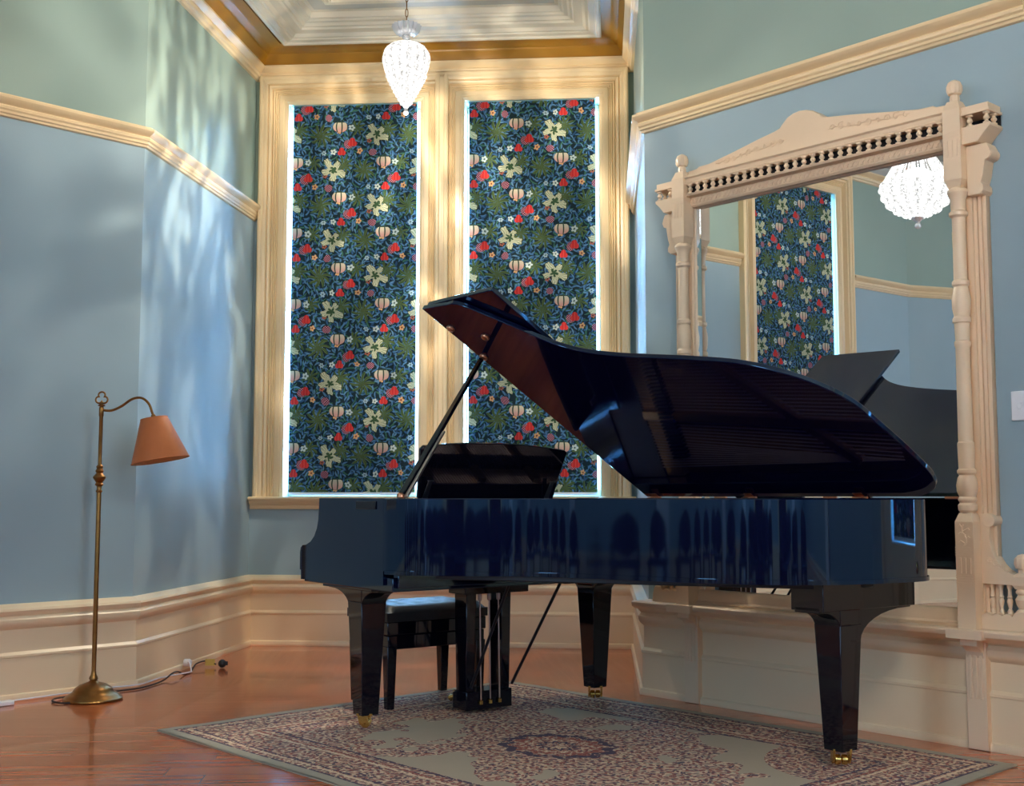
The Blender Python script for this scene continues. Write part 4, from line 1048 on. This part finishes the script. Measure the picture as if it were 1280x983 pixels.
# bottom rail of the mirror
mb = MB(); mb.prism([(WF, 0.478), (-0.030, 0.478), (-0.034, 0.490), (-0.020, 0.498), (-0.016, 0.530), (-0.006, 0.545), (0.012, 0.550), (WF, 0.550)], -GX-0.08, GX+0.08, 'x'); mb.build('bottom_rail', PINKC, mir, smooth=30)
# shelf with moulded edge
mb = MB(); mb.prism([(WF, 0.425), (-0.045, 0.425), (-0.060, 0.435), (-0.092, 0.444), (-0.104, 0.452), (-0.108, 0.462), (-0.108, 0.472), (-0.100, 0.478), (WF, 0.478)], -1.045, 0.965, 'x')
for s_ in (-1, 1): mb.box(s_*0.727-0.075, s_*0.727+0.075, -0.125, 0, 0.440, 0.4785)
mb.build('shelf', PINKC, mir, smooth=30, bevel=0.002)
# frieze above the glass, with the spindle gallery
FZ0, FZ1 = 2.436, 2.500
mb = MB(); mb.prism([(WF, FZ0+0.006), (-0.020, FZ0+0.006), (-0.030, FZ0+0.016), (-0.034, FZ0+0.050), (-0.070, FZ1-0.010), (-0.076, FZ1), (WF, FZ1)], -0.80, 0.80, 'x')
for k in range(110):      # carved chevrons on the frieze
    x_ = -0.69+k*0.01265; mb.box(-0.0028, 0.0028, -0.0365, -0.030, -0.018, 0.018, M=Matrix.Translation((x_, 0, FZ0+0.036)) @ Matrix.Rotation(math.radians(40 if k % 2 else -40), 4, 'Y'))
mb.build('frieze', PINKC, mir, smooth=30)
for s_ in (-1, 1):        # returns of the gallery floor beyond the posts
    g = MB(); g.prism([(s_*0.76, FZ1-0.07), (s_*0.83, FZ1-0.07), (s_*0.86, FZ1-0.035), (s_*0.885, FZ1-0.012), (s_*0.885, FZ1), (s_*0.76, FZ1)], -0.076, WF, 'y')
    g.box(*sorted((s_*0.76, s_*0.885)), -0.080, WF, 2.548, 2.560); g.box(*sorted((s_*0.76, s_*0.878)), -0.074, WF, 2.560, 2.585)
    g.build('gallery_return', PINKC, mir, smooth=30, bevel=0.002)
mb = MB(); mb.prism([(WF, 2.546), (-0.072, 2.546), (-0.076, 2.553), (-0.070, 2.560), (-0.072, 2.575), (-0.082, 2.582), (-0.082, 2.590), (WF, 2.590)], -0.70, 0.70, 'x'); mb.build('gallery_rail', PINKC, mir, smooth=30)
SPP = [(0.014, 0), (0.014, 0.005), (0.008, 0.009), (0.0065, 0.013), (0.011, 0.018), (0.0125, 0.023), (0.011, 0.028), (0.0065, 0.033), (0.008, 0.037), (0.014, 0.041), (0.014, 0.046)]
sp = MB().lathe(SPP, 10); me0 = None
proto = sp.build('spindle', PINKC, mir); proto.location = (0, 0, 0)
NS = 29; first = True
spos = [(-0.69+1.38*(k+0.5)/NS, -0.064) for k in range(NS)] + [(s_*0.795, -0.064) for s_ in (-1, 1)] + [(s_*0.865, -0.064) for s_ in (-1, 1)] + [(s_*0.872, -0.015) for s_ in (-1, 1)]
for x_, y_ in spos:
    o = proto if first else proto.copy()
    if not first: COL.objects.link(o); o.parent = mir
    first = False; o.location = (x_, y_, FZ1)
# dark back behind the spindles is the unpainted wall side: a navy painted back board
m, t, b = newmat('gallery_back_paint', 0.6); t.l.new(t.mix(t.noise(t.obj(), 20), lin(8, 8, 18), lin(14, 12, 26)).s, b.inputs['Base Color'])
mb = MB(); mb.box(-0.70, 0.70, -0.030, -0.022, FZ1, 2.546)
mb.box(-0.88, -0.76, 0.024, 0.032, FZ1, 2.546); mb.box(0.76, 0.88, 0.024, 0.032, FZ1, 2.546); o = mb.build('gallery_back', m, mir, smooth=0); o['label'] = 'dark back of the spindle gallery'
# pediment
half = [(0.695, 2.590), (0.695, 2.622), (0.640, 2.626), (0.625, 2.634), (0.560, 2.636), (0.40, 2.664), (0.25, 2.692), (0.15, 2.708), (0.118, 2.716), (0.098, 2.735), (0.070, 2.757), (0.035, 2.770), (0.0, 2.774)]
poly = half + [(-x_, z_) for x_, z_ in half[-2::-1]]; poly = [(x_-0.035*max(0.0, 1-abs(x_)/0.5), z_) for x_, z_ in poly]
mb = MB(); mb.prism(poly, -0.045, WF, 'y'); mb.build('pediment', PINKC, mir, smooth=20, bevel=0.004)
rr = random.Random(3)
for s_ in (-1, 1):
    mb = MB()
    for k in range(9):
        x_ = s_*(0.14+0.045*k); z_ = 2.655-0.0035*k
        r_ = 0.016+0.004*math.sin(k*2.1)
        mb.tube([(x_+r_*(1-q/16)*math.cos(q*0.55*s_+k), -0.0465, z_+r_*(1-q/16)*math.sin(q*0.55*s_+k)) for q in range(14)], 0.0022, 5)
    mb.tube([(s_*(0.12+0.05*k), -0.0462, 2.652-0.0035*k+0.006*math.sin(k*1.9)) for k in range(9)], 0.0022, 5)
    mb.build('carved_scroll', PINKC, mir)
# posts
def post(s_):
    g = MB(); x_ = s_*0.727; y_ = -0.052
    def sq(w, z0, z1): g.box(x_-w/2, x_+w/2, y_-w/2, y_+w/2, z0, z1)
    g.frustum(0.076, 0.076, 0.076, 0.076, 0.478, 0.90, x_, y_); g.frustum(0.076, 0.076, 0.050, 0.050, 0.90, 0.935, x_, y_)
    for z_ in (0.655, 0.665, 0.675, 0.685, 0.765, 0.775, 0.785, 0.795): g.box(x_-0.0395, x_+0.0395, y_-0.0395, y_+0.0395, z_, z_+0.004)
    for dx_ in (-0.02, 0.0, 0.02): g.box(x_+dx_-0.005, x_+dx_+0.005, y_-0.041, y_-0.03, 0.695, 0.757)
    g.tube([(x_+0.010*math.sin(q*0.55), y_-0.0385, 0.805+0.0075*q) for q in range(12)], 0.0025, 5)
    for q in range(5): g.tube([(x_+0.010*math.sin(q*1.2), y_-0.0385, 0.815+0.016*q), (x_+(0.018 if q % 2 else -0.018), y_-0.0385, 0.826+0.016*q), (x_+(0.024 if q % 2 else -0.024), y_-0.0385, 0.820+0.016*q)], 0.0026, 5)
    g.lathe([(0.024, 0.93), (0.036, 0.945), (0.038, 0.965), (0.030, 0.975), (0.036, 0.985), (0.036, 0.992), (0.031, 1.0), (0.040, 1.02), (0.042, 1.045), (0.036, 1.075), (0.030, 1.085), (0.037, 1.095), (0.037, 1.105), (0.031, 1.112), (0.033, 1.20), (0.033, 1.215), (0.029, 1.22), (0.028, 1.60),
             (0.032, 1.61), (0.032, 1.625), (0.028, 1.63), (0.030, 1.70), (0.036, 1.705), (0.036, 1.72), (0.030, 1.73), (0.036, 1.76), (0.037, 1.80), (0.030, 1.84), (0.028, 1.85), (0.034, 1.858), (0.034, 1.872), (0.027, 1.88), (0.026, 2.10), (0.027, 2.135), (0.037, 2.145), (0.037, 2.158), (0.029, 2.165), (0.031, 2.215), (0.036, 2.225), (0.042, 2.24), (0.040, 2.25), (0.026, 2.262)], 24, (x_, y_, 0))
    g.frustum(0.050, 0.050, 0.076, 0.076, 2.255, 2.29, x_, y_); g.frustum(0.076, 0.076, 0.076, 0.076, 2.29, 2.585, x_, y_); g.frustum(0.076, 0.076, 0.046, 0.046, 2.585, 2.622, x_, y_)
    for dx_ in (-0.02, 0.0, 0.02): g.box(x_+dx_-0.004, x_+dx_+0.004, y_-0.0405, y_-0.03, 2.385, 2.455)
    for z_ in (2.465, 2.475, 2.485): g.box(x_-0.0395, x_+0.0395, y_-0.0395, y_+0.0395, z_, z_+0.004)
    g.lathe([(0.018, 2.62), (0.020, 2.635), (0.017, 2.650), (0.026, 2.655), (0.031, 2.670), (0.031, 2.688), (0.024, 2.705), (0.010, 2.714), (0.001, 2.716)], 24, (x_, y_, 0), ribs=12, rd=0.04)
    g.build('post', PINKC, mir, smooth=30)
    # scrolled side bracket under the gallery
    b_ = MB(); pr = [(0.765, 2.428), (0.85, 2.428), (0.862, 2.405), (0.868, 2.385), (0.858, 2.365), (0.842, 2.358), (0.832, 2.30), (0.822, 2.27), (0.832, 2.255), (0.832, 2.235), (0.815, 2.222), (0.765, 2.222)]
    b_.prism([(s_*p_[0], p_[1]) for p_ in pr], -0.045, WF, 'y')
    for c_ in ((0.845, 2.385, 0.024), (0.812, 2.242, 0.020)):
        b_.lathe([(c_[2], -0.052), (c_[2], 0.03)], 20, M=rot('X', PI/2, (s_*c_[0], -0.01, c_[1])))
    b_.build('side_bracket', PINKC, mir, smooth=30, bevel=0.002)
    # lower wing: concave bracket, small balusters, end post
    w_ = MB()
    cur = [(0.765, 0.93)] + [(0.80, 0.935), (0.812, 0.92), (0.816, 0.90), (0.806, 0.885)] + [(0.800, 0.84), (0.806, 0.80), (0.818, 0.765), (0.836, 0.735), (0.858, 0.712), (0.885, 0.697), (0.905, 0.694), (0.905, 0.655), (0.765, 0.655)]
    w_.prism([(s_*p_[0], p_[1]) for p_ in cur], -0.030, WF, 'y')
    w_.lathe([(0.026, -0.040), (0.026, 0.03)], 20, M=rot('X', PI/2, (s_*0.800, -0.004, 0.905)))
    for k in range(4):
        w_.tube([(s_*(0.80+0.022*k)+0.010*math.cos(q*0.6+k), -0.031, 0.70+(0.05-0.012*k)+0.010*math.sin(q*0.6+k)) for q in range(10)], 0.0025, 5)
    w_.build('wing_bracket', PINKC, mir, smooth=30, bevel=0.002)
    w_ = MB(); w_.prism([(s_*p_[0], p_[1]) for p_ in [(0.765, 0.478), (0.960, 0.478), (0.955, 0.52), (0.945, 0.55), (0.93, 0.555), (0.90, 0.55), (0.89, 0.535), (0.87, 0.545), (0.85, 0.535), (0.83, 0.545), (0.81, 0.535), (0.79, 0.545), (0.765, 0.535)]], -0.045, WF, 'y'); w_.build('wing_base', PINKC, mir, smooth=30, bevel=0.002)
    for x_ in (0.795, 0.830, 0.865):
        q = MB(); q.lathe([(0.011, 0.54), (0.011, 0.552), (0.006, 0.560), (0.009, 0.575), (0.012, 0.590), (0.008, 0.602), (0.011, 0.606), (0.008, 0.612), (0.007, 0.635), (0.010, 0.642), (0.012, 0.656)], 12, (s_*x_, -0.006, 0)); q.build('baluster', PINKC, mir)
    q = MB(); q.lathe([(0.030, 0.54), (0.032, 0.552), (0.020, 0.565), (0.028, 0.58), (0.032, 0.60), (0.022, 0.618), (0.030, 0.625), (0.030, 0.632), (0.020, 0.645)], 20, (s_*0.925, -0.014, 0))
    q.frustum(0.045, 0.045, 0.062, 0.062, 0.64, 0.655, s_*0.925, -0.014); q.frustum(0.062, 0.062, 0.062, 0.062, 0.655, 0.688, s_*0.925, -0.014); q.frustum(0.062, 0.062, 0.030, 0.030, 0.688, 0.704, s_*0.925, -0.014)
    q.lathe([(0.016, 0.70), (0.018, 0.716), (0.026, 0.720), (0.032, 0.738), (0.030, 0.758), (0.018, 0.772), (0.002, 0.777)], 20, (s_*0.925, -0.014, 0), ribs=10, rd=0.04)
    q.build('wing_post', PINKC, mir, smooth=30)
    # pilaster carrying the shelf
    q = MB(); x_ = s_*0.727
    q.box(x_-0.042, x_+0.042, -0.030, WF, 0.002, 0.44)
    q.prism([(-0.030, 0.36), (-0.040, 0.385), (-0.062, 0.402), (-0.085, 0.412), (-0.085, 0.442), (-0.030, 0.442)], x_-0.036, x_+0.036, 'x')
    for dx_ in (-0.022, 0.0, 0.022): q.box(x_+dx_-0.006, x_+dx_+0.006, -0.0345, -0.030, 0.20, 0.375)
    q.build('pilaster', PINKC, mir, smooth=30, bevel=0.002)
post(-1); post(1)

# ------------------------------------------------------------------ chairs of the rear room, seen as dark shapes in the piano's rim
ch = thing('dining_chair', 'dark upholstered oval-backed chair in the rows behind the viewpoint', 'chair', (0, -1.2, 0), 0, 'chairs in rows behind the viewpoint')
mb = MB(); mb.box(-0.22, 0.22, -0.21, 0.22, 0.40, 0.46); mb.build('seat', NAVY, ch, bevel=0.02)
mb = MB(); mb.lathe([(0.16, -0.02), (0.19, -0.01), (0.19, 0.01), (0.16, 0.02)], 24, M=Matrix.Translation((0, -0.22, 0.67)) @ Matrix.Rotation(PI/2-0.12, 4, 'X') @ Matrix.Scale(1.12, 4, (0, 1, 0))); mb.build('backrest', NAVY, ch)
for sx in (-1, 1):
    for sy in (-1, 1):
        mb = MB(); mb.frustum(0.025, 0.025, 0.040, 0.040, 0.0, 0.41 if sy > 0 else 0.60, sx*0.18, sy*0.18); mb.build('leg', DARKD, ch)
spots = []
for row, yy in enumerate((-1.1, -2.1, -3.1, -4.1)):
    for k in range(10):
        xx = -4.6+0.78*k + 0.2*row
        if abs(xx) < 0.35 or xx < -3.95: continue
        spots.append((xx, yy))
for k in range(6): spots.append((-4.75 + 0.04*(k % 3), 1.85-0.70*k))
for k, (xx, yy) in enumerate(spots):
    rz = math.atan2(-(0.3-xx), 5-yy)
    if k == 0: ch.location = (xx, yy, 0); ch.rotation_euler = (0, 0, rz)
    else: dup(ch, (xx, yy, 0), rz)
